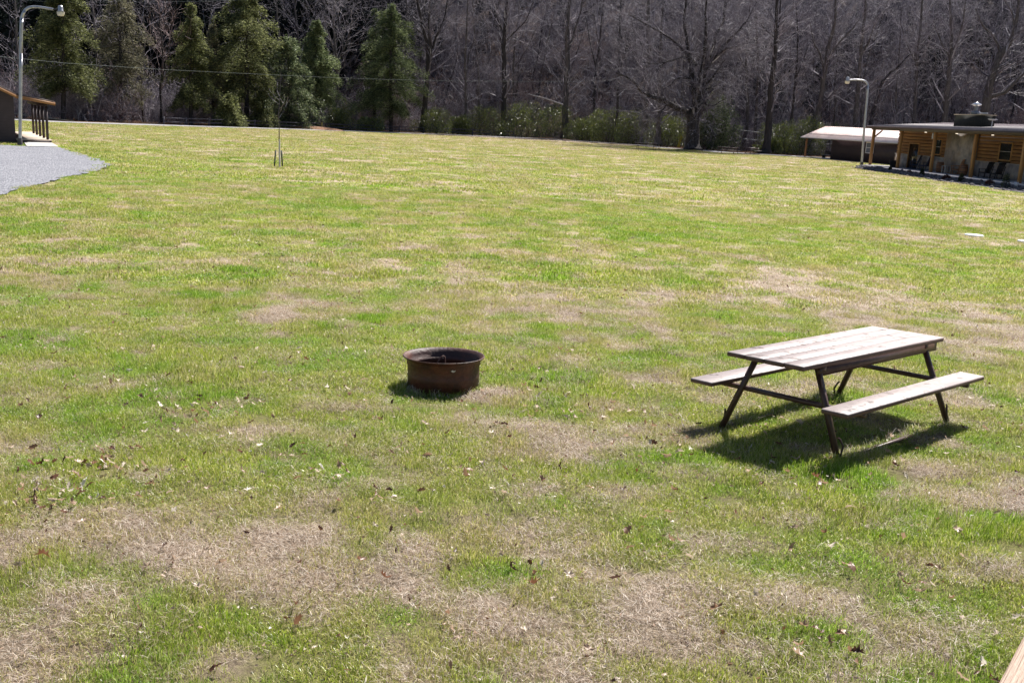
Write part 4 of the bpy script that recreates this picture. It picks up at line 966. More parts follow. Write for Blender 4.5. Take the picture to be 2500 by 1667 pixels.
# small shrubs in the lodge bed
m_dg=leafmat('boxwood',[(0.,(.012,.022,.012)),(1.,(.05,.075,.03))],.2,.4);m_rd=leafmat('barberry',[(0.,(.045,.012,.012)),(1.,(.14,.05,.04))],.2,.5)
def small_shrub(px,off,wd,h,mt,label,seed):
    r=np.random.default_rng(seed);x=LU(px,off);P=LW(x,off,.05);t=thing('garden_shrub',label,'shrub',P,group='small shrubs in the lodge planting bed')
    n=900;a=r.normal(0,1,(n,3));a/=np.linalg.norm(a,axis=1)[:,None];a[:,2]=np.abs(a[:,2]);C=a*(r.uniform(.4,1,n)**.5)[:,None]*np.array([wd/2,wd/2,h])
    V,Q=cards(C,a+r.normal(0,.5,(n,3)),r.uniform(.04,.09,n),r.uniform(.02,.05,n),r);mk('foliage',V,[Q],mt,t,attrs={'rnd':('POINT',np.repeat(r.uniform(0,1,n),4))})
    b=MB();b.tube([(0,0,-.05),(0,0,h*.6)],.02,6);b.build('stem',m_barkd,t)
for k,(px,off,wd,h,mt,lb) in enumerate([(2181,-.7,.35,.5,m_dg,'tiny dark evergreen in the bed near the black planter'),(2228,-.9,.6,.35,m_rd,'low reddish shrub in the bed below the lodge door'),(2260,-1.1,.42,.6,m_dg,'dark round evergreen in the bed left of the second porch post'),
 (2322,-1.3,.7,.4,m_rd,'reddish shrub in the bed below the chimney breast'),(2358,-1.5,.45,.65,m_dg,'dark pointed evergreen in the bed left of the third porch post'),(2430,-1.5,.75,.45,m_rd,'brown shrub in the bed below the right window'),(2470,-1.7,.6,1.0,m_dg,'tallest dark evergreen shrub in the bed near the right edge')]): small_shrub(px,off,wd,h,mt,lb,400+k)

# ------------------------------------------------------------------ bare trees
def bare_tree(px,D,stems,label,seed,mats=(m_bark,m_twig),cfg=None,rbase=.35,name='bare_tree',group='bare trees beyond the lane',dens=1.,depth=.18,ntw=None,thick=1.):
    """stems: list of pixel polylines (first starts at the base) with start radii; each gets its own depth drift"""
    r=np.random.default_rng(seed);G=gD(px,D);G.z=min(G.z,-.3) if D>126 else G.z
    t=thing(name,label,'tree',G,group=group)
    cfg=cfg or dict(wob=.13,up=.05,lev=4,nc=[4,4,3,3],ang=(.4,.95),lr=.58,rr=.5,rmin=.014,seg=5)
    tr=MB();S=[]
    for pl,r0,r1,dz in stems:
        A=[]
        for k,(x,y) in enumerate(pl):
            p=atD(x,y,D)-G;A.append([p.x,dz[0]+(dz[1]-dz[0])*k/(len(pl)-1),p.z])
        A=np.array(A)
        # refine
        n=len(A);tt=np.linspace(0,n-1,(n-1)*4+1);i=np.clip(tt.astype(int),0,n-2);f=(tt-i)[:,None]
        Am=np.concatenate([A[:1]*2-A[1:2],A,A[-1:]*2-A[-2:-1]])
        p0,p1,p2,p3=Am[i],Am[i+1],Am[i+2],Am[i+3]
        B=.5*((2*p1)+(-p0+p2)*f+(2*p0-5*p1+4*p2-p3)*f**2+(-p0+3*p1-3*p2+p3)*f**3)
        B+=r.normal(0,.03,B.shape)
        rr=np.linspace(r0,r1,len(B))*thick
        if pl[0][1]>pl[-1][1] and r0>.2 and B[0][2]<.6: rr[0]*=1.5;rr[1]*=1.12
        tr.tube(B,rr,12 if r0>.2 else 7)
        L=np.sum(np.linalg.norm(np.diff(B,axis=0),axis=1));nn=int((ntw or 1.25)*L*dens)+2
        for k in range(nn):
            f=r.uniform(.22 if B[0][2]<1 else .1,1);q=f*(len(B)-1);i=min(int(q),len(B)-2);p=B[i]+(B[i+1]-B[i])*(q-i);d=B[i+1]-B[i];d/=np.linalg.norm(d)
            if p[2]<2.2:continue
            ax=r.normal(0,1,3);ax-=d*(ax@d);ax/=np.linalg.norm(ax);an=r.uniform(.5,1.1)
            grow(r,p,d*math.cos(an)+ax*math.sin(an),r.uniform(1.6,4.2)*(1.15-.5*f)*cfg.get('len',1),max(.03,rr[i]*.3) if rr[i]>.05 else .03,1,S,cfg)
    tr.build('trunk',mats[0],t,smooth=True)
    if S:
        S=np.array(S);V,Q=segs_to_mesh(S,3);mk('crown',V,[Q],mats[1],t,attrs={'rnd':('POINT',np.repeat(r.uniform(0,1,len(S)),6))})
    return t
Doak=at(1690,367).y
bare_tree(1690,Doak,[([(1690,367),(1692,330),(1693,290),(1702,250),(1712,205),(1715,180)],.72,.42,(0,0)),
 ([(1686,288),(1672,272),(1645,260),(1612,243),(1585,236),(1562,222),(1548,205),(1525,190),(1500,180)],.34,.06,(0,-2)),
 ([(1702,235),(1690,215),(1690,160),(1685,140),(1680,100),(1674,50),(1678,0),(1676,-60)],.30,.06,(0,1.5)),
 ([(1706,225),(1716,165),(1719,130),(1720,80),(1718,30),(1724,-50)],.30,.06,(0,-1.5)),
 ([(1712,205),(1718,165),(1738,145),(1750,90),(1770,55),(1778,0),(1790,-60)],.30,.05,(0,2)),
 ([(1716,180),(1735,150),(1762,125),(1790,118),(1815,128)],.20,.04,(0,-3)),
 ([(1712,212),(1730,200),(1748,175),(1768,145)],.16,.05,(0,-1)),
 ([(1694,202),(1670,190),(1645,195),(1630,210),(1612,220)],.15,.03,(0,-3)),
 ([(1690,150),(1670,140),(1640,148),(1610,155),(1570,150)],.16,.03,(0,2)),
 ([(1716,222),(1735,215),(1755,210)],.12,.03,(0,-1)),
 ([(1710,235),(1722,255),(1740,256),(1760,243)],.13,.03,(0,-2)),
 ([(1628,252),(1615,268),(1605,280)],.09,.03,(-1,-2)),
 ([(1700,160),(1650,100),(1590,60),(1540,30)],.18,.04,(0,3)),([(1735,150),(1790,90),(1830,50),(1860,0)],.16,.04,(0,3))],
 'big old spreading bare tree with a low left limb at the lawn edge',500,(m_barkd,m_twig2),cfg=dict(wob=.14,up=.03,lev=4,nc=[4,4,4,3],ang=(.4,1.0),lr=.6,rr=.5,rmin=.013,seg=5,len=1.15),name='old_bare_tree',group=None,ntw=2.2,thick=1.25)
cf=dict(wob=.12,up=.09,lev=3,nc=[4,4,3],ang=(.35,.85),lr=.62,rr=.5,rmin=.016,seg=4,len=1.1)
BT=[
(1030,3,[([(1030,322),(1036,270),(1043,200),(1044,120),(1030,60),(1018,0),(1010,-60)],.42,.12,(0,0)),([(1043,190),(1052,120),(1048,60),(1055,-40)],.26,.08,(0,-1)),([(1046,150),(1065,90),(1085,40),(1095,-40)],.2,.06,(0,1)),([(1034,85),(1010,65),(992,45)],.12,.04,(0,0))],'pale many stemmed bare tree right of the conical conifer'),
(1135,5,[([(1135,328),(1138,250),(1136,160),(1140,60),(1143,-60)],.2,.08,(0,0))],'slender straight bare tree left of the thick twin trunk'),
(1170,6,[([(1172,328),(1170,260),(1168,180),(1160,90),(1150,-40)],.2,.07,(0,0))],'slender bare tree leaning left beside the thick twin trunk'),
(1230,4,[([(1226,333),(1230,270),(1232,200),(1230,120),(1234,50),(1244,-40)],.45,.22,(0,0)),([(1232,90),(1215,45),(1200,-30)],.2,.07,(0,1)),([(1234,100),(1262,75),(1285,50),(1300,10)],.14,.04,(0,-1))],'thick grey bare trunk rising behind the big rhododendron thicket'),
(1262,8,[([(1258,333),(1254,200),(1255,130),(1266,40),(1270,-50)],.18,.07,(0,0)),([(1256,165),(1280,130),(1310,70)],.1,.04,(0,0))],'dark crooked bare tree right of the thick grey trunk'),
(1380,3.2,[([(1380,339),(1380,290),(1382,220),(1386,150),(1384,90),(1388,30),(1396,-50)],.5,.22,(0,0)),([(1384,165),(1372,135),(1350,110)],.12,.04,(0,0)),([(1386,130),(1402,80),(1420,20),(1424,-40)],.2,.07,(0,1)),([(1381,288),(1398,278),(1412,272)],.09,.03,(0,-1))],'tall thick bare trunk in front of the gap in the rhododendrons'),
(1504,1,[([(1503,346),(1507,270),(1510,190),(1512,100),(1515,20),(1517,-40)],.19,.1,(0,0))],'thin grey pole like trunk among the rhododendrons'),
(1572,1.5,[([(1572,350),(1577,290),(1580,220),(1584,150),(1582,60),(1584,-50)],.48,.2,(0,0)),([(1580,190),(1560,130),(1545,60)],.15,.05,(0,1))],'dark thick bare trunk behind the far picnic table'),
(1606,1,[([(1606,352),(1607,315),(1609,280),(1610,210),(1612,120),(1618,20)],.42,.1,(0,0))],'grey smooth trunk right of the far picnic table'),
(1873,2,[([(1870,375),(1876,320),(1880,260),(1884,190),(1892,140),(1895,60),(1898,-40)],.5,.16,(0,0)),([(1887,180),(1896,120),(1905,60),(1912,-10)],.2,.07,(0,1)),([(1890,90),(1868,72),(1855,55)],.14,.04,(0,0)),([(1882,230),(1905,222),(1925,205)],.1,.03,(0,0))],'bare tree with reddish trunk between the round bush and the shed'),
(1990,9,[([(1990,330),(2000,270),(2010,200),(2022,120),(2036,60),(2042,-30)],.45,.14,(0,0)),([(2012,170),(1998,125),(1985,100),(1978,55)],.16,.05,(0,0)),([(2016,150),(2045,110),(2085,70),(2105,45)],.17,.05,(0,1))],'large bare tree behind the left end of the shed roof'),
(2090,11,[([(2085,330),(2092,250),(2098,180),(2104,100),(2112,30),(2115,-40)],.34,.12,(0,0)),([(2100,140),(2125,90),(2140,30)],.14,.05,(0,0))],'bare tree behind the middle of the shed roof, behind the lamp'),
(2140,12,[([(2120,330),(2135,260),(2155,200),(2195,160),(2225,130)],.3,.06,(0,0))],'bare tree leaning right behind the shed'),
(2305,12,[([(2305,320),(2310,250),(2318,170),(2322,120),(2322,60),(2318,-30)],.42,.12,(0,0)),([(2322,135),(2340,95),(2352,50),(2360,-20)],.18,.06,(0,0)),([(2320,140),(2305,110),(2290,60)],.14,.05,(0,1))],'straight bare tree behind the lodge roof, left of the chimney'),
(2410,10,[([(2398,320),(2408,250),(2422,190),(2440,140),(2462,110),(2480,60),(2490,-20)],.62,.16,(0,0)),([(2432,160),(2440,120),(2428,85),(2405,60),(2390,20)],.26,.07,(0,1)),([(2412,240),(2450,225),(2485,190),(2520,150)],.28,.1,(0,-1)),([(2430,175),(2465,160),(2510,130)],.22,.08,(0,2)),([(2478,70),(2470,30),(2450,0)],.14,.05,(0,0))],'large forked bare tree behind the lodge chimney'),
(395,8,[([(395,300),(392,220),(398,140),(392,70),(386,0)],.16,.05,(0,0)),([(396,200),(410,130),(415,80)],.09,.03,(0,0))],'thin reddish bare tree between the second and third conifers'),
(350,10,[([(350,300),(345,220),(352,120),(350,40)],.14,.05,(0,0))],'thin grey bare tree right of the brownish conifer'),
(830,9,[([(830,312),(826,220),(820,130),(815,60),(818,-30)],.22,.08,(0,0)),([(822,140),(800,80),(790,20)],.12,.04,(0,0)),([(824,150),(848,90),(862,30)],.12,.04,(0,1))],'bare tree in the dark gap left of the conical conifer'),
(735,12,[([(735,308),(733,200),(728,110),(720,30),(716,-40)],.24,.1,(0,0)),([(730,130),(750,70),(760,0)],.12,.05,(0,0))],'bare tree rising behind the bluish evergreen'),
(690,14,[([(690,305),(690,180),(680,80),(672,-20)],.22,.08,(0,0))],'bare tree just right of the tallest evergreen top'),
(230,13,[([(230,300),(236,180),(228,60),(222,-40)],.2,.08,(0,0))],'pale bare tree between the two leftmost evergreens'),
(1455,8,[([(1455,345),(1450,250),(1458,150),(1470,40),(1476,-40)],.24,.09,(0,0)),([(1456,170),(1440,100),(1430,40)],.12,.05,(0,0))],'bare tree behind the right part of the rhododendron thicket'),
(1800,9,[([(1812,362),(1822,320),(1826,250),(1822,150),(1830,50),(1834,-40)],.28,.1,(0,0)),([(1824,180),(1800,120),(1790,50)],.12,.05,(0,0))],'bare tree leaning over behind the round bush'),
(1840,10,[([(1842,362),(1846,280),(1850,160),(1846,40),(1850,-30)],.24,.09,(0,0))],'dark bare tree left of the reddish trunk'),
(1930,8,[([(1924,372),(1932,300),(1940,220),(1948,120),(1944,20)],.22,.07,(0,0)),([(1940,200),(1960,150),(1975,110)],.1,.04,(0,0))],'thin dark bare tree left of the shed porch'),
(2230,13,[([(2230,320),(2236,230),(2240,140),(2250,40),(2252,-30)],.26,.1,(0,0)),([(2240,160),(2215,110),(2200,60)],.1,.04,(0,0))],'bare tree above the left part of the lodge roof'),
(60,10,[([(60,300),(52,200),(40,90),(36,-30)],.2,.08,(0,0))],'bare tree behind the tall lamp'),
]
for i,(px,e,st,lb) in enumerate(BT):
    bare_tree(px,RD(px)+e,st,lb,600+i,mats=(m_bark if i%3 else m_barkd,m_twigred if i in(15,) else (m_twig if i%2 else m_twig2)),cfg=cf,ntw=1.3 if px<960 else 1.6)
# ------------------------------------------------------------------ mid slope trees: copies of a few bare trees, then the far wood
def proto_tree(seed,H,mats,lev=4,link=True):
    r=np.random.default_rng(seed);S=[];cfg=dict(wob=.14,up=.035,lev=lev,nc=[12,5,4,3],ang=(.6,1.25),lr=.45,rr=.36,rmin=.012,seg=6,f0=.18,taper=.25)
    grow(r,(0,0,-.5),(r.normal(0,.05),r.normal(0,.05),1),H,H*.0085,0,S,cfg)
    return np.array(S)
def proto_objs(S,mats,root=None,link=True):
    return split_build(S,root,mats[0],mats[1],.05,link=link)
tgrp='bare trees crowded on the wooded slope';tl='grey leafless tree crowded among others on the wooded slope'
protos=[]
for k in range(5):
    t=thing('slope_tree',tl,'tree',(0,0,0),group=tgrp);proto_objs(proto_tree(900+k,random.uniform(13,18),None),(m_barkd if k%2 else m_bark,m_twig2 if k%2 else m_twig),t);protos.append(t)
used=[False]*5;SLOPE=[]
def place_slope(x,y,s,rot,k):
    t=protos[k] if not used[k] else copy_tree(protos[k]);used[k]=True
    t.location=(x,y,float(hz(x,y))-.2);t.scale=(s,s,s*random.uniform(.9,1.15));t.rotation_euler=(random.uniform(-.13,.13),random.uniform(-.13,.13),rot);SLOPE.append((t,s))
for i in range(78):
    px=-20+2540*(i+random.random())/78
    if px<960 and random.random()<.5: px=1010+random.random()*1450
    D=RD(px)+random.uniform(10,26);P=atD(px,300,D);place_slope(P.x,D,random.uniform(.7,1.15),random.uniform(0,6.28),i%5)
LMK=[(0,'left lamp'),(150,'leftmost wide evergreen'),(300,'brownish evergreen'),(400,'thin reddish tree'),(470,'slim pointed evergreen'),(600,'broad tallest evergreen'),(700,'low bluish evergreen'),(780,'evergreen with bright edge'),
 (860,'dark gap beside evergreens'),(955,'large conical evergreen'),(1040,'pale many stemmed tree'),(1140,'slender twin trees'),(1230,'thick grey trunk'),(1300,'tallest rhododendron'),(1385,'thick mid lawn trunk'),(1460,'right rhododendrons'),(1510,'thin grey pole trunk'),
 (1580,'far picnic table'),(1640,'utility pole'),(1700,'big spreading tree'),(1770,'rounded evergreen bush'),(1830,'metal handrail'),(1885,'reddish trunk'),(1960,'shed porch'),(2030,'left shed roof'),(2100,'right lamp'),(2170,'right shed roof'),(2250,'lodge door'),(2320,'lodge stone wall'),(2380,'lodge chimney'),(2450,'right lodge window'),(2530,'lodge right end')]
_by={}
for t,sc in SLOPE:
    px=CX+F*(t.location.x/t.location.y)*math.cos(PITCH)  # column of the trunk foot, near enough to name its neighbour
    k=min(LMK,key=lambda a:abs(a[0]-px))[1];_by.setdefault(k,[]).append((px,t,sc))
ORD=['first','second','third','fourth','fifth','sixth','seventh','eighth','ninth','tenth']
for k,L in _by.items():
    L.sort(key=lambda a:a[0])
    for i,(px,t,sc) in enumerate(L):
        t['label']=f"{'tall' if sc>.92 else 'smaller'} leafless slope tree above the {k}"+(f', {ORD[min(i,9)]} from the left there' if len(L)>1 else '')
# far wood (stuff)
def wood():
    tiles=[];
    for k in range(5):
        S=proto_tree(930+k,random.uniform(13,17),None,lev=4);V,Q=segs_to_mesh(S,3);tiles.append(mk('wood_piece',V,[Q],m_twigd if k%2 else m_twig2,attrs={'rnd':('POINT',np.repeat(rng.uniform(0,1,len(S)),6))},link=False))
    n=620;px=rng.uniform(-150,2650,n);D=np.array([RD(min(max(p,0),2480)) for p in px])+rng.uniform(22,75,n)
    keep=~((px<1000)&(rng.uniform(0,1,n)<.75));px=px[keep];D=D[keep];n=len(px);X=[];
    for p,d in zip(px,D): q=atD(p,300,d);X.append((q.x,d,float(hz(q.x,d))-.3))
    s=rng.uniform(.7,1.15,n);scatter('hillside_wood',X,tiles,{'rot':rng.uniform(0,6.28,n),'scl':s,'sclz':s,'idx':rng.integers(0,5,n),'dry':s*0},'dense leafless wood covering the hillside','wood')
    # evergreens coloured as in shade; the right-hand ones added to darken gaps
    tiles=[]
    for k in range(3):
        r=np.random.default_rng(950+k);H=15;C=[];Dv=[]
        for q in range(70):
            f=.08+.9*q/70;az=r.uniform(0,6.28);Lb=3.4*(1-f)**.7*r.uniform(.6,1.1)+.3;nn=int(60*(1-f)+25);tt=r.uniform(.1,1,nn)
            d=np.array([math.cos(az),math.sin(az),0]);C.append(d*(tt*Lb)[:,None]+np.array([0,0,1.])*(H*f-.35*tt*tt*Lb+r.normal(0,.15,nn))[:,None]+r.normal(0,.3,(nn,3))*Lb*.3);Dv.append(d+r.normal(0,.5,(nn,3)))
        C=np.concatenate(C);Dv=np.concatenate(Dv);V,Q=cards(C,Dv,r.uniform(.3,.7,len(C)),r.uniform(.1,.25,len(C)),r)
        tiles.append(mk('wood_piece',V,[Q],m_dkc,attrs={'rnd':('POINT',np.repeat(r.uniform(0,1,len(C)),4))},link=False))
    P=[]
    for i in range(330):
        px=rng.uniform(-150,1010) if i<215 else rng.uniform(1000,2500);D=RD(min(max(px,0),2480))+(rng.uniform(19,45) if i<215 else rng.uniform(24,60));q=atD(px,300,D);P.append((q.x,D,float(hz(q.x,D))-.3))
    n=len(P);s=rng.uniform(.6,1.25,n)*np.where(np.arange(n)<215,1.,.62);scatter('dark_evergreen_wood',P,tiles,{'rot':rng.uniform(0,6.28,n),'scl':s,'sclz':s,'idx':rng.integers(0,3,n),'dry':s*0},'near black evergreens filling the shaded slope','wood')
    # undergrowth: brushy saplings and brambles
    tiles=[]
    for k in range(4):
        r=np.random.default_rng(970+k);S=[]
        for q in range(10): grow(r,(r.normal(0,.6),r.normal(0,.6),-.1),(r.normal(0,.35),r.normal(0,.35),1),r.uniform(1.,2.6),.03,0,S,dict(wob=.16,up=.02,lev=2,nc=[5,4],ang=(.4,1.),lr=.55,rr=.55,rmin=.012,seg=4))
        S=np.array(S);V,Q=segs_to_mesh(S,3);tiles.append(mk('brush_piece',V,[Q],[m_twig,m_twigred,m_twig2,m_twig][k],attrs={'rnd':('POINT',np.repeat(r.uniform(0,1,len(S)),6))},link=False))
    P=[]
    for i in range(1000):
        px=rng.uniform(-60,2560);D=RD(min(max(px,0),2480))+(rng.uniform(6,30) if px>800 else rng.uniform(6,24));q=atD(px,300,D);P.append((q.x,D,max(float(hz(q.x,D)),-.45)-.05))
    n=len(P);s=rng.uniform(.6,1.7,n);scatter('undergrowth',P,tiles,{'rot':rng.uniform(0,6.28,n),'scl':s,'sclz':s*rng.uniform(.8,1.4,n),'idx':rng.integers(0,4,n),'dry':s*0},'tangled leafless brush between the trunks','undergrowth')
wood()
# ------------------------------------------------------------------ fences, rails, log, mulch
def rail_fence(pxs,e,label,mat,h=(.35,.75),rot=0):
    Ps=[gD(p,RD(p)+e) for p in pxs];t=thing('split_rail_fence',label,'fence',Ps[0])
    for i,p in enumerate(Ps):
        q=p-Ps[0];b=MB();b.bar((q.x,q.y,-.2),(q.x,q.y,h[1]+.15),.14,.12);b.build('fence_post',mat,t)
    for i in range(len(Ps)-1):
        a=Ps[i]-Ps[0];c=Ps[i+1]-Ps[0];b=MB()
        for z in h: b.bar((a.x,a.y,z),(c.x,c.y,z+random.uniform(-.04,.04)),.06,.11)
        b.build('fence_rail',mat,t)
m_fence=PM('dark_weathered_rail',(.05,.045,.06),(.10,.09,.11),3,.85)
rail_fence([400,455,510,566,622,680,738,796,855,915,975,1035,1095,1155,1215,1256],1.2,'dark low split rail fence along the far side of the lane',m_fence)
def pale_rails():
    D=RD(110)+3;o=gD(57,D);t=thing('split_rail_fence','two thin pale rails seen through the cabin porch posts','fence',o);m=PM('pale_rail',(.36,.32,.25),(.46,.41,.33),4,.8)
    for p,q in(((30,277.5),(182,296.5)),((30,288),(128,297))):
        a=atD(*p,D)-o;c=atD(*q,D)-o;b=MB();b.bar(tuple(a),tuple(c),.05,.07);b.build('fence_rail',m,t)
    for px,py in((57,279),(110,286)):
        a=atD(px,py,D)-o;b=MB();b.bar((a.x,.06,-.3),(a.x,.06,a.z+.05),.1,.1);b.build('fence_post',m_fence,t)
pale_rails()
P=gD(786,RD(786)+1.);t=thing('marker_post','short yellowish marker post by the rail fence','post',P);b=MB();b.box((-.1,-.1,-.2),(.1,.1,.95),.01);b.build('post_body',PM('yellowish_post',(.30,.24,.08),(.36,.3,.12),4),t);b=MB();b.box((-.13,-.13,.95),(.13,.13,1.02));b.build('post_cap',m_fence,t)
def handrail():
    D=RD(1850)+5;a=atD(1808,318,D);c=atD(1858,323.5,D);d=atD(1815,339.5,D);e=atD(1905,347,D+.3)
    t=thing('metal_handrail','thin pale two bar metal handrail on the bank right of the round bush','handrail',(a.x,a.y,-.4));o=Vector((a.x,a.y,-.4))
    for p,q in((a,c),(d,e)): b=MB();b.tube([tuple(p-o),tuple(q-o)],.03,6);b.build('rail',PM('pale_rail_metal',(.45,.46,.5),None,rough=.4),t)
    for p in(atD(1812,318,D),atD(1855,323,D)): b=MB();b.tube([(p.x-o.x,p.y-o.y,0),(p.x-o.x,p.y-o.y,p.z-o.z)],.03,6);b.build('post',m_bark,t)
handrail()
def log(pa,pb,D,r,label,mat):
    a=atD(*pa,D);c=atD(*pb,D-2);S=[];b=MB();b.tube([tuple(a),tuple((a+c)/2+Vector((0,0,.1))),tuple(c)],[r*.6,r,r*1.1],7);tag(b.build('fallen_log',mat),label,'log')
m_pale=PM('bleached_wood',(.20,.19,.21),(.3,.28,.3),4,.8)
log((1285,229),(1375,256),138,.07,'bleached fallen trunk on the slope above the big thicket',m_pale)
log((1500,268),(1622,287),137,.05,'thin pale fallen trunk above the rhododendrons near the far picnic table',m_pale)
P=at(1864,376);t=thing('timber_block','low dark timber block on the grass beside the small dark picnic table','timber',P);b=MB();b.box((-.75,-.2,-.02),(.75,.2,.42),.02);b.box((-.6,-.22,.42),(.6,.2,.5),.01);b.build('block',m_black,t)
# leaf litter mound by the lane
def mound(px,e,L,Wm,H,label):
    G=gD(px,RD(px)+e);n=24;m_=10;V=[];
    for i in range(n):
        for j in range(m_):
            x=(i/(n-1)*2-1);y=(j/(m_-1)*2-1);h=max(0,1-x*x-y*y)*H*(1+.5*vn(i*.7,j*.9));V.append((G.x+x*L,G.y+y*Wm,G.z+h-.01))
    i=np.arange(n-1)[:,None]*m_;j=np.arange(m_-1)[None];Q=np.stack([i+j,i+m_+j,i+m_+j+1,i+j+1],-1).reshape(-1,4)
    tag(mk('leaf_litter_bank',V,[Q],PM('orange_leaf_litter',(.12,.06,.04),(.40,.22,.12),7,.95,1,20),smooth=True),label,'leaf litter',kind='stuff')
mound(765,.6,4.2,1.1,.4,'low bank of orange brown leaves and mulch beyond the lane');mound(1345,.6,3.5,.8,.2,'thin strip of brown leaves by the fence end')
# white discs in the grass
def disc(px,py,d,label):
    P=at(px,py);t=MB();t.lathe([(0,.06),(d/2-.02,.06),(d/2,.045),(d/2,-.05)],40);o=t.build('round_access_cover',PM('white_cover',(.80,.80,.80),(.88,.88,.88),5,.55));o.location=P;tag(o,label,'cover',group='white round covers in the lawn')
disc(2377.5,577,.58,'white round cover lying in the lawn below the lodge');disc(2505,592,.5,'white round cover cut by the right edge of the picture')
# ------------------------------------------------------------------ deck rail at the lower right corner
def deck():
    h=1.93;
    def hit(px,py):
        d=ray(px,py);t=(h-CH)/d[2];return Vector((d[0]*t,d[1]*t,h))
    a=hit(2436,1667);b_=hit(2500,1546);u_=(b_-a).normalized();w_=Vector((u_.y,-u_.x,0))  # w_ to the right
    ang=math.atan2(u_.y,u_.x);t=thing('deck_railing','tan timber deck railing crossing the lower right corner','railing',(a.x,a.y,0),ang)
    m_t=PM('pink_tan_cedar',(.47,.33,.25),(.58,.43,.33),3,.65,.6,12,stretch=(.4,14,4),c3=(.36,.21,.17))
    A=-1.6;Bn=3.2
    c=MB();c.box((A,-.142,h-.038),(Bn,0,h),.005);
    c.build('cap_rail',m_t,t)
    c=MB();c.box((A,-.10,h-.13),(Bn,-.062,h-.04));c.box((A,-.10,h-.92),(Bn,-.062,h-.83));c.build('side_rail',m_t,t)
    for k in range(16):
        x=A+.1+k*.3
        if x<Bn-.1: c=MB();c.box((x,-.138,h-.92),(x+.035,-.102,h-.042));c.build('baluster',m_t,t)
    for x in(A,1.2,Bn): c=MB();c.box((x-.045,-.055,-.1),(x+.045,-.005,h-.04));c.build('rail_post',m_t,t)
deck()
# ------------------------------------------------------------------ lawn scatter
tg_n=tilespieces(6,m_blade,'grass_piece',nb=115,rad=.12,h0=.018,h1=.050,w0=.0018,w1=.0038)
ts_n=tilespieces(6,m_straw,'straw_piece',nb=190,rad=.15,h0=.018,h1=.062,w0=.001,w1=.0024,lie=.6)
lawn(3.6,9.5,105,'nearest the camera',tg_n,ts_n)
lawn(9.5,16,60,'around the picnic table',tg_n,ts_n,sc=(1.,1.5))
tg_m=tilespieces(4,m_blade,'grass_piece',nb=110,rad=.26,h0=.03,h1=.065,w0=.006,w1=.011)
ts_m=tilespieces(4,m_straw,'straw_piece',nb=100,rad=.28,h0=.05,h1=.12,w0=.003,w1=.006,lie=.4)
lawn(16,38,20,'in the middle of the field',tg_m,ts_m)
tg_f=tilespieces(4,m_blade,'grass_piece',nb=110,rad=.6,h0=.035,h1=.07,w0=.014,w1=.03)
ts_f=tilespieces(4,m_straw,'straw_piece',nb=90,rad=.65,h0=.06,h1=.13,w0=.01,w1=.02,lie=.35)
lawn(38,130,3.2,'towards the lane',tg_f,ts_f)
# taller tufts round the ring and table feet
def tufts():
    P=[];
    for k in range(150):
        a=random.uniform(0,6.28);r=random.uniform(.355,.42);P.append((RING.x+r*math.cos(a),RING.y+r*math.sin(a)))
    for k in range(120):
        s=random.choice((-1,1));x=random.uniform(-.95,.95);q=Vector((x,s*.6+random.uniform(-.08,.08),0));q.rotate(Euler((0,0,R(42.6))));P.append((TC.x+q.x,TC.y+q.y))
    P=np.array(P);n=len(P);scatter('grass',np.stack([P[:,0],P[:,1],zl(P[:,0],P[:,1])],1),tilespieces(3,m_blade,'grass_piece',nb=20,rad=.04,h0=.05,h1=.11,w0=.003,w1=.005)+tilespieces(1,m_straw,'straw_piece',nb=20,rad=.05,h0=.05,h1=.13,w0=.002,w1=.004),
      {'rot':rng.uniform(0,6.28,n),'scl':rng.uniform(.7,1.3,n),'sclz':rng.uniform(.7,1.2,n),'idx':rng.integers(0,4,n),'dry':np.full(n,.2)},'longer grass round the fire ring and the picnic table feet','grass')
tufts()
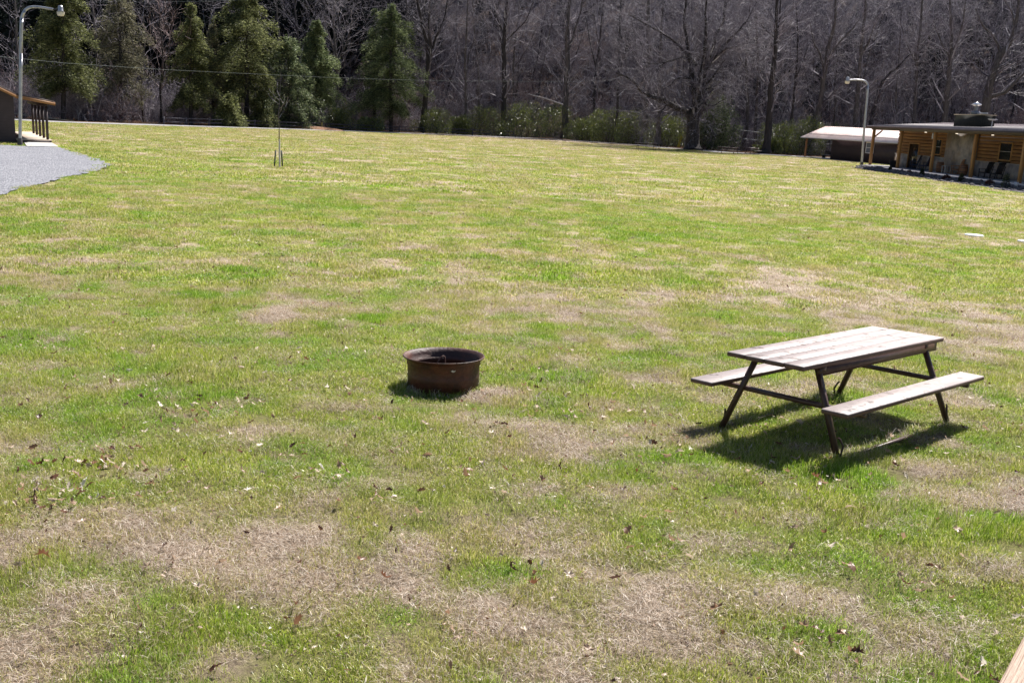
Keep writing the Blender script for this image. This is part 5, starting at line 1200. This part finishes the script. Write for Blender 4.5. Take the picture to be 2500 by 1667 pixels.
# fallen leaves
def leaves():
    m=leafmat('fallen_oak_leaf',[(0.,(.07,.03,.018)),(.3,(.22,.10,.055)),(.55,(.44,.29,.19)),(.8,(.62,.48,.37)),(.95,(.76,.66,.55)),(1.,(.88,.82,.74))],.4,.4,gl=.12)
    def oak(r,s):
        lob=[(0,-.5),(.05,-.3),(.2,-.28),(.12,-.12),(.3,.0),(.16,.1),(.25,.28),(.1,.3),(0,.5)]
        lob=lob+[(-x,y) for x,y in lob[-2:0:-1]]
        P=np.array([(x,y,0) for x,y in lob]);P[:,:2]*=1+r.normal(0,.08,(len(P),2))
        P[:,0]*=r.uniform(.55,1);P[:,2]=r.uniform(-1.6,3.)*P[:,0]**2*2+r.uniform(-.9,1.6)*P[:,1]**2+r.normal(0,.05,len(P));c=np.array([[0,0,0.]])
        P=np.concatenate([c,P])*s;e=Euler((r.normal(0,.55),r.normal(0,.55),r.uniform(0,6.28)));return P@np.array(e.to_matrix()).T
    V=[];T=[];RV=[];n=0;r=np.random.default_rng(77);pos=[]
    cl=[(140,1165,40),(240,1060,26),(490,930,16),(430,950,14),(950,615,16),(1345,920,10),(1850,1105,8),(710,820,12),(1190,930,12),(2150,1350,10),(1900,1530,16),(1330,960,14),(850,1170,8),(330,1140,10),(160,1080,14),(640,1060,8),(1500,1010,8),(1150,985,6),(2280,1500,8),(1230,1320,6),(1700,1100,6),(330,765,5),(1040,675,8),(800,690,8)]
    for x,y,k in cl:
        P=at(x*S_,y*S_)
        for _ in range(k): pos.append((P.x+r.normal(0,.14+P.y*.012),P.y+r.normal(0,.14+P.y*.02),r.uniform(.05,.095)))
    for y0,y1,de,s0,s1 in((4,10,8,.035,.095),(4,10,40,.016,.036),(10,25,3.2,.04,.09),(10,20,14,.02,.045),(20,45,2.,.03,.07),(25,60,.6,.05,.11),(60,112,1.1,.06,.14)):
        x,y=pts(y0,y1,de)
        for a,b in zip(x,y): pos.append((a,b,r.uniform(s0,s1)))
    # litter drift near the lane under the trees
    for _ in range(2600):
        px=r.uniform(980,1720);d=road_y(atD(px,330,118).x)-abs(r.normal(0,6));q=atD(px,330,max(d,60));pos.append((q.x,q.y,r.uniform(.07,.15)))
    for (a,b,s) in pos:
        P=oak(r,s)+np.array([a,b,float(zl(a,b))+.022+s*.14+r.uniform(0,.022)]);k=len(P);V.append(P);i=np.arange(1,k);T.append(np.stack([np.full(k-1,n),n+i,n+np.roll(i,-1)],1));n+=k;RV.append(np.full(k,r.uniform(0,1)**(.9 if b<14 else .8)))
    tag(mk('fallen_leaves',np.concatenate(V),[np.concatenate(T)],m,attrs={'rnd':('POINT',np.concatenate(RV))}),'curled brown and bleached oak leaves scattered over the lawn','leaves',kind='stuff')
leaves()
